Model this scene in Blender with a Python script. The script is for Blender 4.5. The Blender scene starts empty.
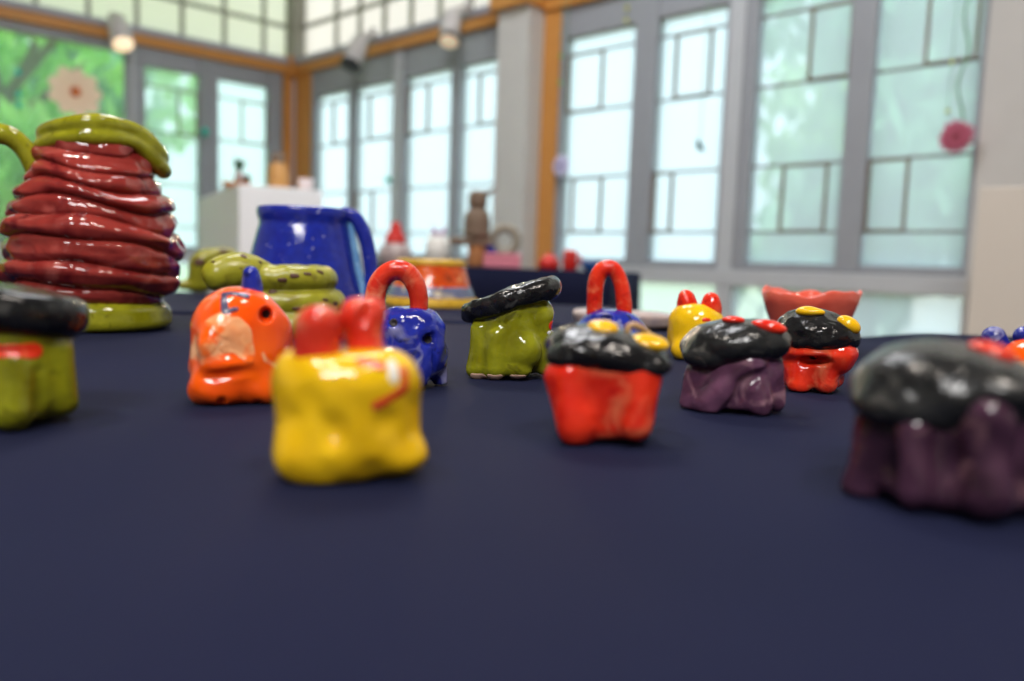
import bpy, bmesh, math, random
import numpy as np
from mathutils import Vector, Matrix

random.seed(7)
SC = bpy.context.scene
COL = SC.collection
# ------------------------------------------------------------------ camera
F = 781.0                 # focal length in pixels of the 1024 x 681 frame
EYE = 0.835               # camera height
PITCH = math.atan((340.5 - 265) / F)
ROLL = math.radians(2.0)
cam_d = bpy.data.cameras.new('camera'); cam = bpy.data.objects.new('camera', cam_d); COL.objects.link(cam)
cam_d.sensor_width = 36; cam_d.lens = 36 * F / 1024; cam_d.clip_start = 0.02; cam_d.clip_end = 200
cam.matrix_world = (Matrix.Translation((0, 0, EYE)) @ Matrix.Rotation(math.pi / 2 - PITCH, 4, 'X')
                    @ Matrix.Rotation(ROLL, 4, 'Z'))
cam_d.dof.use_dof = True; cam_d.dof.focus_distance = 0.60; cam_d.dof.aperture_fstop = 3.3
SC.camera = cam
# ------------------------------------------------------------------ world, sun, unseen fill lights, exposure
W = bpy.data.worlds.new('world'); SC.world = W; W.use_nodes = True
bgn = W.node_tree.nodes['Background']; bgn.inputs[0].default_value = (0.74, 0.88, 1.0, 1); bgn.inputs[1].default_value = 2.0
sun_d = bpy.data.lights.new('sun', 'SUN'); sun_d.energy = 5.5; sun_d.angle = 0.05; sun_d.color = (1, 0.96, 0.88)
sun = bpy.data.objects.new('sun', sun_d); COL.objects.link(sun); sun.rotation_euler = (math.radians(24), math.radians(-4), 0)
def area(name, loc, target, sx, sy, power, color):
    d = bpy.data.lights.new(name, 'AREA'); d.shape = 'RECTANGLE'; d.size = sx; d.size_y = sy; d.energy = power; d.color = color
    o = bpy.data.objects.new(name, d); COL.objects.link(o); o.location = loc
    o.rotation_euler = (Vector(target) - Vector(loc)).to_track_quat('-Z', 'Y').to_euler(); return o
area('fill_light', (-0.9, 0.2, 3.3), (-0.5, 0.5, 0.75), 0.6, 0.2, 36, (1, 0.9, 0.8))  # unseen area lights added to brighten the table and pots
area('fill_light', (0.9, -0.3, 3.3), (0.5, 0.4, 0.75), 0.6, 0.2, 36, (1, 0.9, 0.8))
area('fill_light', (-0.3, -1.9, 2.9), (0.0, 0.6, 0.75), 1.2, 0.5, 72, (1, 0.98, 0.96))
area('fill_light', (-0.4, 2.6, 4.0), (-0.4, 2.6, 0), 1.2, 1.2, 75, (0.96, 0.97, 1))  # unseen fill added to lighten beams, window frames and pedestals
SC.view_settings.view_transform = 'Standard'; SC.view_settings.look = 'None'
SC.view_settings.gamma = 1.0; SC.view_settings.use_curve_mapping = False
SC.view_settings.exposure = 0.0
SC.cycles.use_denoising = True; SC.cycles.max_bounces = 8; SC.cycles.transparent_max_bounces = 16
SC.cycles.sample_clamp_indirect = 6.0; SC.cycles.caustics_reflective = False; SC.cycles.caustics_refractive = False

# ------------------------------------------------------------------ measuring helpers
_R = np.array(cam.matrix_world.to_3x3())
CW = np.array([0, 0, EYE])
def ray(x, y):
    return _R @ np.array([(x - 512) / F, -(y - 340.5) / F, -1.0])
def on_z(x, y, z):
    d = ray(x, y); return CW + d * (z - EYE) / d[2]
def on_plane(x, y, p, n):
    d = ray(x, y); return CW + d * (np.dot(np.array(p) - CW, n) / np.dot(d, n))
def at_depth(x, y, dep):
    d = ray(x, y); return CW + d * dep / math.hypot(d[1], 0)

# ------------------------------------------------------------------ object helpers
def link(name, me, mat=None, parent=None):
    o = bpy.data.objects.new(name, me); COL.objects.link(o)
    if mat is not None: me.materials.append(mat)
    if parent is not None: o.parent = parent
    return o
def tag(o, label=None, cat=None, group=None, kind=None):
    if label: o['label'] = label
    if cat: o['category'] = cat
    if group: o['group'] = group
    if kind: o['kind'] = kind
    return o
def empty(name, loc=(0, 0, 0), rz=0.0, label=None, cat=None, group=None, kind=None):
    o = bpy.data.objects.new(name, None); COL.objects.link(o); o.empty_display_size = 0.02
    o.location = loc; o.rotation_euler = (0, 0, rz); return tag(o, label, cat, group, kind)
def mesh_from(verts, faces, smooth=True, name='mesh'):
    me = bpy.data.meshes.new(name); me.from_pydata([tuple(map(float, v)) for v in verts], [], [tuple(map(int, f)) for f in faces])
    if smooth: me.polygons.foreach_set('use_smooth', [True] * len(me.polygons))
    me.update(); return me
class Geo:
    """collects boxes, tubes and lathes into one mesh"""
    def __init__(s): s.v = []; s.f = []
    def add(s, vs, fs):
        b = len(s.v); s.v += [tuple(v) for v in vs]; s.f += [tuple(i + b for i in f) for f in fs]; return s
    def hexa(s, c):
        return s.add(c, [(0, 3, 2, 1), (4, 5, 6, 7), (0, 1, 5, 4), (1, 2, 6, 5), (2, 3, 7, 6), (3, 0, 4, 7)])
    def box(s, x0, x1, y0, y1, z0, z1):
        return s.hexa([(x0, y0, z0), (x1, y0, z0), (x1, y1, z0), (x0, y1, z0), (x0, y0, z1), (x1, y0, z1), (x1, y1, z1), (x0, y1, z1)])
    def tube(s, pts, rad, n=12, cap=True):
        pts = [np.array(p, float) for p in pts]; m = len(pts)
        if not hasattr(rad, '__len__'): rad = [rad] * m
        vs = []; ref = None
        for i in range(m):
            t = pts[min(i + 1, m - 1)] - pts[max(i - 1, 0)]; t /= np.linalg.norm(t) + 1e-12
            if ref is None: ref = np.array([0, 0, 1.]) if abs(t[2]) < .9 else np.array([1., 0, 0])
            a = ref - t * np.dot(ref, t); a /= np.linalg.norm(a) + 1e-12; b = np.cross(t, a); ref = a
            for k in range(n):
                w = 2 * math.pi * k / n; vs.append(pts[i] + (a * math.cos(w) + b * math.sin(w)) * rad[i])
        fs = [(i * n + k, i * n + (k + 1) % n, (i + 1) * n + (k + 1) % n, (i + 1) * n + k) for i in range(m - 1) for k in range(n)]
        if cap: fs += [tuple(range(n - 1, -1, -1)), tuple((m - 1) * n + k for k in range(n))]
        return s.add(vs, fs)
    def lathe(s, prof, n=32, c=(0, 0, 0), wob=None):
        vs = []; m = len(prof)
        for (r, z) in prof:
            for k in range(n):
                w = 2 * math.pi * k / n; rr = r * (1 + (wob(w, z) if wob else 0))
                vs.append((c[0] + rr * math.cos(w), c[1] + rr * math.sin(w), c[2] + z))
        fs = [(i * n + k, i * n + (k + 1) % n, (i + 1) * n + (k + 1) % n, (i + 1) * n + k) for i in range(m - 1) for k in range(n)]
        fs += [tuple(range(n - 1, -1, -1)), tuple((m - 1) * n + k for k in range(n))]
        return s.add(vs, fs)
    def build(s, name, mat, parent=None, smooth=False, bevel=0.0):
        me = mesh_from(s.v, s.f, smooth)
        o = link(name, me, mat, parent)
        if bevel: 
            md = o.modifiers.new('bevel', 'BEVEL'); md.width = bevel; md.segments = 2; md.limit_method = 'ANGLE'
        return o

# ------------------------------------------------------------------ materials
def new_mat(name):
    m = bpy.data.materials.new(name); m.use_nodes = True; nt = m.node_tree
    return m, nt, nt.nodes, nt.links, nt.nodes['Principled BSDF']
def srgb(r, g, b):
    f = lambda c: ((c / 255) / 12.92 if c / 255 <= .04045 else ((c / 255 + .055) / 1.055) ** 2.4)
    return (f(r), f(g), f(b), 1)
def plain(name, col, rough=0.6, var=0.06, scale=8.0, bump=0.0, metal=0.0):
    m, nt, N, L, P = new_mat(name)
    tc = N.new('ShaderNodeTexCoord'); nz = N.new('ShaderNodeTexNoise'); nz.inputs['Scale'].default_value = scale; nz.inputs['Detail'].default_value = 4
    L.new(tc.outputs['Object'], nz.inputs['Vector'])
    mx = N.new('ShaderNodeMix'); mx.data_type = 'RGBA'
    mx.inputs[6].default_value = tuple(c * (1 - var) for c in col[:3]) + (1,)
    mx.inputs[7].default_value = tuple(min(1, c * (1 + var)) for c in col[:3]) + (1,)
    L.new(nz.outputs['Fac'], mx.inputs[0]); L.new(mx.outputs[2], P.inputs['Base Color'])
    P.inputs['Roughness'].default_value = rough; P.inputs['Metallic'].default_value = metal
    if bump:
        b = N.new('ShaderNodeBump'); b.inputs['Strength'].default_value = bump; b.inputs['Distance'].default_value = 0.002
        L.new(nz.outputs['Fac'], b.inputs['Height']); L.new(b.outputs[0], P.inputs['Normal'])
    return m
def glaze(name, col, col2=None, thin=None, thin_lo=0.62, thin_hi=0.7, scale=60.0, rough=0.10, bump=0.55, dark=None, spec=0.5, seed=0.0):
    """brushed-on ceramic glaze: two tones of pigment, thin worn places where the clay colour comes through (on the mug: painted glare)"""
    m, nt, N, L, P = new_mat(name)
    tc = N.new('ShaderNodeTexCoord'); mp = N.new('ShaderNodeMapping'); mp.inputs['Location'].default_value = (seed, seed * 2, seed * .7)
    L.new(tc.outputs['Object'], mp.inputs['Vector'])
    def noise(sc, det=3, dist=0.0):
        n = N.new('ShaderNodeTexNoise'); n.inputs['Scale'].default_value = sc; n.inputs['Detail'].default_value = det
        n.inputs['Distortion'].default_value = dist; L.new(mp.outputs[0], n.inputs['Vector']); return n
    def ramp(src, lo, hi):
        r = N.new('ShaderNodeMapRange'); r.inputs[1].default_value = lo; r.inputs[2].default_value = hi; L.new(src, r.inputs[0]); return r
    def mix(f, a, b):
        x = N.new('ShaderNodeMix'); x.data_type = 'RGBA'; L.new(f, x.inputs[0])
        for k, c in ((6, a), (7, b)):
            if isinstance(c, tuple): x.inputs[k].default_value = c
            else: L.new(c, x.inputs[k])
        return x.outputs[2]
    col2 = col2 or tuple(c * 0.72 for c in col[:3]) + (1,)
    n1 = noise(scale); c = mix(ramp(n1.outputs['Fac'], .35, .65).outputs[0], col, col2)
    if dark:
        n3 = noise(scale * 1.7, 2, .6); c = mix(ramp(n3.outputs['Fac'], .60, .72).outputs[0], c, dark)
    if thin:
        n2 = noise(scale * .8, 4, .8); c = mix(ramp(n2.outputs['Fac'], thin_lo, thin_hi).outputs[0], c, thin)
    L.new(c, P.inputs['Base Color'])
    P.inputs['Roughness'].default_value = rough; P.inputs['Specular IOR Level'].default_value = spec
    nb = noise(scale * 2.0, 3, .4); b = N.new('ShaderNodeBump'); b.inputs['Strength'].default_value = bump; b.inputs['Distance'].default_value = 0.0015
    L.new(nb.outputs['Fac'], b.inputs['Height']); L.new(b.outputs[0], P.inputs['Normal'])
    return m
def glass(name, haze, tint=(0.95, 1, 0.985, 1), hcol=(0.9, 0.97, 1.0, 1)):
    m, nt, N, L, P = new_mat(name); N.remove(P)
    out = N['Material Output']; t = N.new('ShaderNodeBsdfTransparent'); t.inputs[0].default_value = tint
    h = N.new('ShaderNodeBsdfTranslucent'); h.inputs[0].default_value = hcol
    mx = N.new('ShaderNodeMixShader'); mx.inputs[0].default_value = haze
    L.new(t.outputs[0], mx.inputs[1]); L.new(h.outputs[0], mx.inputs[2]); L.new(mx.outputs[0], out.inputs[0]); return m
def wood(name, c1, c2, rough=0.5, sc=(1, 14, 14)):
    m, nt, N, L, P = new_mat(name)
    tc = N.new('ShaderNodeTexCoord'); mp = N.new('ShaderNodeMapping'); mp.inputs['Scale'].default_value = sc
    nz = N.new('ShaderNodeTexNoise'); nz.inputs['Scale'].default_value = 3; nz.inputs['Detail'].default_value = 5; nz.inputs['Distortion'].default_value = .5
    mx = N.new('ShaderNodeMix'); mx.data_type = 'RGBA'; mx.inputs[6].default_value = c1; mx.inputs[7].default_value = c2
    L.new(tc.outputs['Object'], mp.inputs[0]); L.new(mp.outputs[0], nz.inputs['Vector']); L.new(nz.outputs['Fac'], mx.inputs[0])
    L.new(mx.outputs[2], P.inputs['Base Color']); P.inputs['Roughness'].default_value = rough; return m
def cloth_mat(name):
    m, nt, N, L, P = new_mat(name)
    tc = N.new('ShaderNodeTexCoord')
    wv = N.new('ShaderNodeTexWave'); wv.inputs['Scale'].default_value = 420; wv.bands_direction = 'X'; L.new(tc.outputs['Object'], wv.inputs['Vector'])
    wv2 = N.new('ShaderNodeTexWave'); wv2.inputs['Scale'].default_value = 420; wv2.bands_direction = 'Y'; L.new(tc.outputs['Object'], wv2.inputs['Vector'])
    ad = N.new('ShaderNodeMath'); L.new(wv.outputs['Fac'], ad.inputs[0]); L.new(wv2.outputs['Fac'], ad.inputs[1])
    nz = N.new('ShaderNodeTexNoise'); nz.inputs['Scale'].default_value = 5; nz.inputs['Detail'].default_value = 5; L.new(tc.outputs['Object'], nz.inputs['Vector'])
    mx = N.new('ShaderNodeMix'); mx.data_type = 'RGBA'; mx.inputs[6].default_value = srgb(17, 20, 42); mx.inputs[7].default_value = srgb(22, 26, 53)
    L.new(nz.outputs['Fac'], mx.inputs[0]); L.new(mx.outputs[2], P.inputs['Base Color'])
    P.inputs['Roughness'].default_value = .75; P.inputs['Specular IOR Level'].default_value = .08
    P.inputs['Sheen Weight'].default_value = .03; P.inputs['Sheen Roughness'].default_value = .5; P.inputs['Sheen Tint'].default_value = (.4, .5, .9, 1)
    b = N.new('ShaderNodeBump'); b.inputs['Strength'].default_value = .15; b.inputs['Distance'].default_value = .0006
    L.new(ad.outputs[0], b.inputs['Height']); L.new(b.outputs[0], P.inputs['Normal']); return m
def leaf_mat(name, c1, c2, transl=0.4):
    m, nt, N, L, P = new_mat(name)
    tc = N.new('ShaderNodeTexCoord'); nz = N.new('ShaderNodeTexNoise'); nz.inputs['Scale'].default_value = 1.3; nz.inputs['Detail'].default_value = 6
    L.new(tc.outputs['Object'], nz.inputs['Vector'])
    mx = N.new('ShaderNodeMix'); mx.data_type = 'RGBA'; mx.inputs[6].default_value = c1; mx.inputs[7].default_value = c2
    L.new(nz.outputs['Fac'], mx.inputs[0]); L.new(mx.outputs[2], P.inputs['Base Color']); P.inputs['Roughness'].default_value = .6
    tr = N.new('ShaderNodeBsdfTranslucent'); L.new(mx.outputs[2], tr.inputs[0])
    ms = N.new('ShaderNodeMixShader'); ms.inputs[0].default_value = transl
    L.new(P.outputs[0], ms.inputs[1]); L.new(tr.outputs[0], ms.inputs[2]); L.new(ms.outputs[0], N['Material Output'].inputs[0]); return m

M = {}
M['wall'] = plain('wall_paint', srgb(196, 194, 192), .8)
M['ceiling'] = plain('ceiling_paint', srgb(150, 146, 140), .85)
M['floor'] = wood('floor_boards', srgb(150, 120, 85), srgb(120, 92, 62), .4, (8, 1, 1))
M['beam'] = wood('orange_pine', srgb(214, 152, 80), srgb(190, 126, 56), .5)
M['frame'] = plain('grey_window_paint', srgb(150, 154, 162), .5)
M['frame_light'] = plain('light_grey_paint', srgb(186, 190, 196), .55)
M['rail'] = plain('metal_rail', srgb(165, 165, 176), .5)
M['muntin'] = plain('muntin_bronze', srgb(120, 112, 112), .5)
M['muntin_brown'] = plain('muntin_brown', srgb(122, 104, 92), .5)
M['post_white'] = plain('white_post_paint', srgb(214, 216, 226), .6)
M['glass'] = glass('hazy_window_glass', .42)
M['glass_clear'] = glass('clear_window_glass', .10, (0.97, 1, 0.95, 1))
M['glass_mid'] = glass('slightly_hazy_window_glass', .34, (0.93, 1, 0.96, 1))
M['shoji'] = glass('translucent_clerestory_panel', .97, (1, .99, .97, 1), (.99, .90, .86, 1))
M['shoji_grid'] = plain('clerestory_grid_paint', srgb(150, 150, 138), .6)
M['cloth'] = cloth_mat('navy_cotton_cloth')
M['white'] = plain('white_gesso', srgb(245, 247, 252), .6, .02)
M['beige_white'] = plain('off_white_paint', srgb(205, 198, 190), .6, .02)
M['lawn'] = leaf_mat('lawn_grass', srgb(186, 198, 168), srgb(172, 190, 152), 0)
M['concrete'] = plain('pale_concrete', srgb(225, 225, 225), .8)
M['path'] = plain('grey_path', srgb(190, 195, 205), .8)
M['leaf_bright'] = leaf_mat('bright_leaves', srgb(200, 240, 150), srgb(110, 200, 95), .5)
M['leaf_pale'] = leaf_mat('pale_leaves', srgb(165, 205, 140), srgb(120, 170, 115))
M['leaf_mint'] = leaf_mat('mint_leaves', srgb(150, 205, 165), srgb(105, 165, 130))
M['bark'] = plain('bark', srgb(95, 80, 66), .9)
M['spot_white'] = plain('white_lamp_metal', srgb(208, 205, 205), .4)
M['spot_black'] = plain('black_lamp_lip', srgb(40, 40, 46), .4)

# ------------------------------------------------------------------ the room: wall planes
class Wall:
    def __init__(s, p, ang, n_sign):
        a = math.radians(ang); s.p = np.array([p[0], p[1], 0.0]); s.u = np.array([math.cos(a), math.sin(a), 0.0])
        s.n = np.array([-s.u[1], s.u[0], 0.0]) * n_sign          # towards the room
    def uz(s, x, y, off=0.0):
        q = on_plane(x, y, s.p + s.n * off, s.n) - s.p
        return float(np.dot(q, s.u)), float(q[2])
    def pt(s, u, z, off=0.0): return s.p + s.u * u + s.n * off + np.array([0, 0, z])
    def box(s, g, u0, u1, z0, z1, o0, o1):
        c = [s.pt(u0, z0, o0), s.pt(u1, z0, o0), s.pt(u1, z0, o1), s.pt(u0, z0, o1), s.pt(u0, z1, o0), s.pt(u1, z1, o0), s.pt(u1, z1, o1), s.pt(u0, z1, o1)]
        if np.dot(np.cross(s.u, s.n), [0, 0, 1]) < 0: c = [c[1], c[0], c[3], c[2], c[5], c[4], c[7], c[6]]
        return g.hexa(c)
_q = on_z(494, 9, 2.45)
WR = Wall(_q[:2], -42.5, -1)                     # windows ahead and to the right, u grows towards the near right
UC, _ = WR.uz(297, 62)                          # the corner
_c = WR.pt(UC, 0)
WL = Wall(_c[:2], 41.0, -1)                      # windows on the left; u = 0 in the corner, negative towards the camera
ZR = 2.45; ZRB = 2.402                            # metal rail
ZB = 2.33                                        # underside of the wooden beam
def structure(name): return empty(name, kind='structure')
def struct(name, g, mat, parent=None, **k):
    o = g.build(name, mat, parent, **k)
    if parent is None: tag(o, kind='structure')
    return o
def uR(x, y=150): return WR.uz(x, y)[0]
def uL(x, y=110): return WL.uz(x, y)[0]
def zR(x, y): return WR.uz(x, y)[1]
def zL(x, y): return WL.uz(x, y)[1]

ZG1 = zR(600, 33)          # top of the glass
ZG0 = zR(780, 263)         # bottom of the glass
ZS1 = zR(780, 271)         # bottom of the window frames
ZS0 = zR(780, 288)         # underside of the sill band
ZA, ZBm, ZC, ZD = zR(600, 50), zR(640, 104), zR(870, 160), zR(860, 232)   # heights of the leaded lines
UEND = uR(985, 150)

def window(name, w, u0, u1, panes, gz0, gz1, z0, z1, glass_mat, frame_mat, hlines, rects, mun='muntin'):
    """frame with one or more sashes: panes = [(ua, ub)], hlines = heights of the thin leaded lines per pane, rects = heavier rectangles"""
    root = structure(name)
    g = Geo(); xs = [u0] + [v for p in panes for v in p] + [u1]
    for i in range(0, len(xs), 2): w.box(g, xs[i], xs[i + 1], z0, z1, -.05, .035)
    for (a, b) in panes:
        w.box(g, a, b, z0, gz0, -.05, .03); w.box(g, a, b, gz1, z1, -.05, .03)
    g.build('frame', frame_mat, root, bevel=.006)
    for i, (a, b) in enumerate(panes):
        pg = Geo(); w.box(pg, a, b, gz0, gz1, -.012, -.008); pg.build('pane', glass_mat, root)
        h = Geo()
        for z in hlines: w.box(h, a, b, z - .006, z + .006, -.008, .004)
        if hlines: h.build('muntin', M[mun], root)
        for (ra, rb, za, zb) in rects[i]:
            r = Geo(); t = .011
            w.box(r, ra, ra + t, za, zb, -.008, .014); w.box(r, rb - t, rb, za, zb, -.008, .014)
            w.box(r, ra + t, rb - t, za, za + t, -.008, .014); w.box(r, ra + t, rb - t, zb - t, zb, -.008, .014)
            r.build('muntin_square', M['muntin_brown'], root)
    return root

# right wall windows
g1 = (uR(565, 150), uR(633, 150)); g2 = (uR(655, 150), uR(723, 150)); g3 = (uR(754, 150), uR(845, 150)); g4 = (uR(870, 150), uR(974, 150))
HL = [ZA, ZBm, ZC, ZD]
window('window_1', WR, uR(560), uR(727), [g1, g2], ZG0, ZG1, ZS1, ZB, M['glass'], M['frame'], HL,
       [[(g1[0], uR(600), ZBm, ZA), (uR(574), uR(604), ZD, ZC)], [(uR(671), uR(707), ZBm, ZA), (g2[0], uR(675), ZD, ZC)]])
window('window_2', WR, uR(742), uR(981), [g3, g4], ZG0, ZG1, ZS1, ZB, M['glass'], M['frame'], HL,
       [[(uR(803), g3[1], ZBm, ZA), (uR(784), uR(830), ZD, ZC)], [(uR(917), uR(969), ZBm, ZA), (g4[0], uR(911), ZD, ZC)]])
# centre wall windows, left of the pillar
m1 = (uR(318), uR(351)); m2 = (uR(357), uR(395)); m3 = (uR(407), uR(453)); m4 = (uR(461), uR(508))
window('window_3', WR, uR(314.5), uR(396), [m1, m2], ZG0, ZG1 - .03, ZS1, ZB, M['glass'], M['frame'], HL,
       [[(uR(333), m1[1], ZBm, ZA)], [(uR(369), m2[1], ZBm, ZA), (m2[0], uR(374), ZD, ZC)]])
window('window_4', WR, uR(405), uR(514), [m3, m4], ZG0, ZG1 - .03, ZS1, ZB, M['glass'], M['frame'], HL,
       [[(m3[0], uR(428), ZBm, ZA)], [(uR(478), m4[1], ZBm, ZA)]])
# left wall windows: one big clear pane and a pair of sashes
l1 = (uL(144), uL(198)); l2 = (uL(217), uL(267))
window('window_5', WL, uL(133), uL(280.5), [l1, l2], ZG0, zL(172, 71), ZS1, ZB, M['glass_mid'], M['frame'], [ZA, ZBm, ZC, ZD],
       [[(uL(178), l1[1], ZBm, ZA)], [(uL(241), l2[1], ZBm, ZA)]])
lb = (uL(-150), uL(125))
window('window_6', WL, uL(-165), uL(129), [lb], ZG0, zL(60, 40), ZS1, ZB, M['glass_clear'], M['frame'], [], [[]])
# strips of low glass under the sill band
gg = Geo(); WR.box(gg, uR(560), uR(728), .1, ZS0, -.012, -.008); WR.box(gg, uR(742), uR(976), .1, ZS0, -.012, -.008)
WR.box(gg, uR(314.5), uR(396), .1, ZS0, -.012, -.008); WR.box(gg, uR(405), uR(500), .1, ZS0, -.012, -.008)
o = tag(gg.build('window_7', M['glass']), kind='structure')
gg = Geo(); WL.box(gg, uL(-165), uL(129), .1, ZS0, -.012, -.008); WL.box(gg, uL(133), uL(280), .1, ZS0, -.012, -.008)
tag(gg.build('window_8', M['glass_mid']), kind='structure')
# walls
g = Geo(); WR.box(g, uR(976), UEND + 3.2, 0, ZB, -.08, .0); WR.box(g, uR(981), UEND + 3.2, 0, ZB, .0, .05)
struct('wall_right', g, M['wall'])
g = Geo(); WR.box(g, UC - .05, uR(981), 0, .1, -.08, .03)
for a, b in ((727, 742), (396, 405)): WR.box(g, uR(a), uR(b), .1, ZB, -.06, .040)
struct('wall_back', g, M['frame_light'])
g = Geo(); WR.box(g, UC, uR(981), ZS0, ZS1, -.05, .045); struct('trim_1', g, M['frame_light'], bevel=.004)
g = Geo(); WL.box(g, uL(-165), -.02, 0, .1, -.08, .03); WL.box(g, uL(129), uL(133), .1, ZB, -.06, .06); struct('wall_left', g, M['frame_light'])
g = Geo(); WL.box(g, uL(-165), -.02, ZS0, ZS1, -.05, .045); struct('trim_2', g, M['frame_light'], bevel=.004)
# wooden beams, metal rails and corner posts
g = Geo(); WR.box(g, UC - .02, UEND + 3.2, ZB, ZRB, -.08, .07); struct('trim_3', g, M['beam'], bevel=.004)
g = Geo(); WL.box(g, uL(-165), .0, ZB, ZRB, -.08, .07); struct('trim_4', g, M['beam'], bevel=.004)
g = Geo(); WR.box(g, UC + .09, UEND + 3.2, ZRB, ZR, -.06, .085); struct('trim_5', g, M['rail'])
g = Geo(); WL.box(g, uL(-165), -.09, ZRB, ZR, -.06, .085); struct('trim_6', g, M['rail'])
g = Geo(); WL.box(g, uL(281.5), uL(290), 0, ZB, -.06, .05); struct('trim_7', g, M['beam'], bevel=.004)
g = Geo(); WR.box(g, uR(300), uR(314), 0, ZB, -.06, .05); struct('trim_8', g, M['beam'], bevel=.004)
g = Geo(); WL.box(g, uL(289.5), .0, 0, ZB, -.06, .02); WR.box(g, UC, uR(300.5), 0, ZB, -.06, .02); struct('trim_9', g, M['post_white'])
g = Geo(); WR.box(g, UC - .08, UC + .09, ZB - .02, ZR + .02, -.06, .12); struct('trim_10', g, M['beam'], bevel=.006)
g = Geo(); WR.box(g, UC - .04, UC + .10, ZR, 4.2, -.06, .09); struct('trim_11', g, M['shoji_grid'])
# the white pillar with its wooden edge post, between the centre and the right windows
up1 = uR(545, 150)
best = min((abs((lambda q: 512 + F * (_R[:, 0] @ (q - CW)) / -(_R[:, 2] @ (q - CW)))(WR.pt(up1, 1.6, o_ / 200)) - 524.5), o_ / 200) for o_ in range(10, 160))
PO = best[1]; up0 = WR.uz(494, 150, PO)[0]
ZP = WR.uz(510, 9, PO)[1]
g = Geo(); WR.box(g, up0, up1, 0, ZP, .036, PO); struct('pillar', g, M['wall'], bevel=.004)
g = Geo(); WR.box(g, up0 - .03, up1 + .02, ZP, ZP + .32, .0, PO + .05); struct('trim_12', g, M['beam'], bevel=.004)
g = Geo(); WR.box(g, up1, uR(560.5), 0, ZB, -.05, .05); struct('trim_13', g, M['beam'], bevel=.004)
# clerestory of translucent panels above the rail
def clerestory(name, w, us, ua, ub, zs):
    root = structure(name)
    pg = Geo(); w.box(pg, ua, ub, ZR, 4.2, -.02, -.012); pg.build('pane', M['shoji'], root)
    h = Geo()
    for u in us: w.box(h, u - .014, u + .014, ZR, 4.2, -.012, .015)
    for z in zs: w.box(h, ua, ub, z - .014, z + .014, -.012, .014)
    h.build('muntin', M['shoji_grid'], root)
ul0 = uL(36, 20); dul = (uL(225, 20) - ul0) / 4.02
zc1 = zL(245, 17)
clerestory('window_9', WL, [ul0 + dul * k for k in range(-5, 8) if ul0 + dul * k < -.05], uL(-165, 20), -.03, [zc1, zc1 + (zc1 - ZR), zc1 + 2 * (zc1 - ZR)])
um0 = uR(337, 25); dum = (uR(471, 15) - um0) / 5
clerestory('window_10', WR, [um0 + dum * k for k in range(0, 30)], UC + .03, UEND + 3.3, [zc1, zc1 + (zc1 - ZR), zc1 + 2 * (zc1 - ZR)])
# floor and ceiling
g = Geo(); g.box(-7, 6, -4, 9.5, -.05, 0)
struct('floor', g, M['floor'])
cl = [WL.pt(uL(-165) - .5, 4.2, 0), WL.pt(0, 4.2, 0), WR.pt(UEND + 3.4, 4.2, 0)]
lo = [tuple(cl[0]), tuple(cl[1]), tuple(cl[2]), (3.2, -3.4, 4.2), (-4.6, -3.4, 4.2)]
g = Geo()
g.add(lo + [(a, b, 4.3) for a, b, c_ in lo], [(0, 1, 2, 3, 4), (9, 8, 7, 6, 5)] + [(i, i + 5, (i + 1) % 5 + 5, (i + 1) % 5) for i in range(5)])
struct('ceiling', g, M['ceiling'])
for i_, (p_, q_) in enumerate(((lo[2], lo[3]), (lo[3], lo[4]), (lo[4], lo[0]))):
    d_ = Vector((q_[0] - p_[0], q_[1] - p_[1], 0)).normalized(); n_ = Vector((d_.y, -d_.x, 0)) * .08
    a_, b_ = Vector(p_), Vector(q_); a_.z = b_.z = 0; up_ = Vector((0, 0, 4.2))
    g = Geo(); c4 = [a_, b_, b_ - n_, a_ - n_]; g.hexa([tuple(v) for v in c4] + [tuple(v + up_) for v in c4])
    struct(('wall_side', 'wall_front', 'wall_far_left')[i_], g, M['wall'])

# ------------------------------------------------------------------ outdoors
g = Geo(); g.box(-40, 40, -5, 60, -.16, -.1); struct('ground', g, M['lawn'])
q0 = on_plane(945, 320, WR.pt(0, 0, -2.2), WR.n)
a_, _ = WR.uz(911, 312, -2.5); b_, _ = WR.uz(985, 312, -2.5)
zt = WR.uz(945, 299, -2.5)[1]; zm = WR.uz(945, 328, -2.5)[1]
g = Geo(); WR.box(g, a_, b_ + .7, -.1, zt, -3.0, -2.5)
struct('trim_14', g, M['concrete'], bevel=.01)
g = Geo(); WR.box(g, a_ + .05, b_ + .7, -.1, zm, -2.5, -2.1)
struct('trim_15', g, M['path'], bevel=.01)

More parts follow.
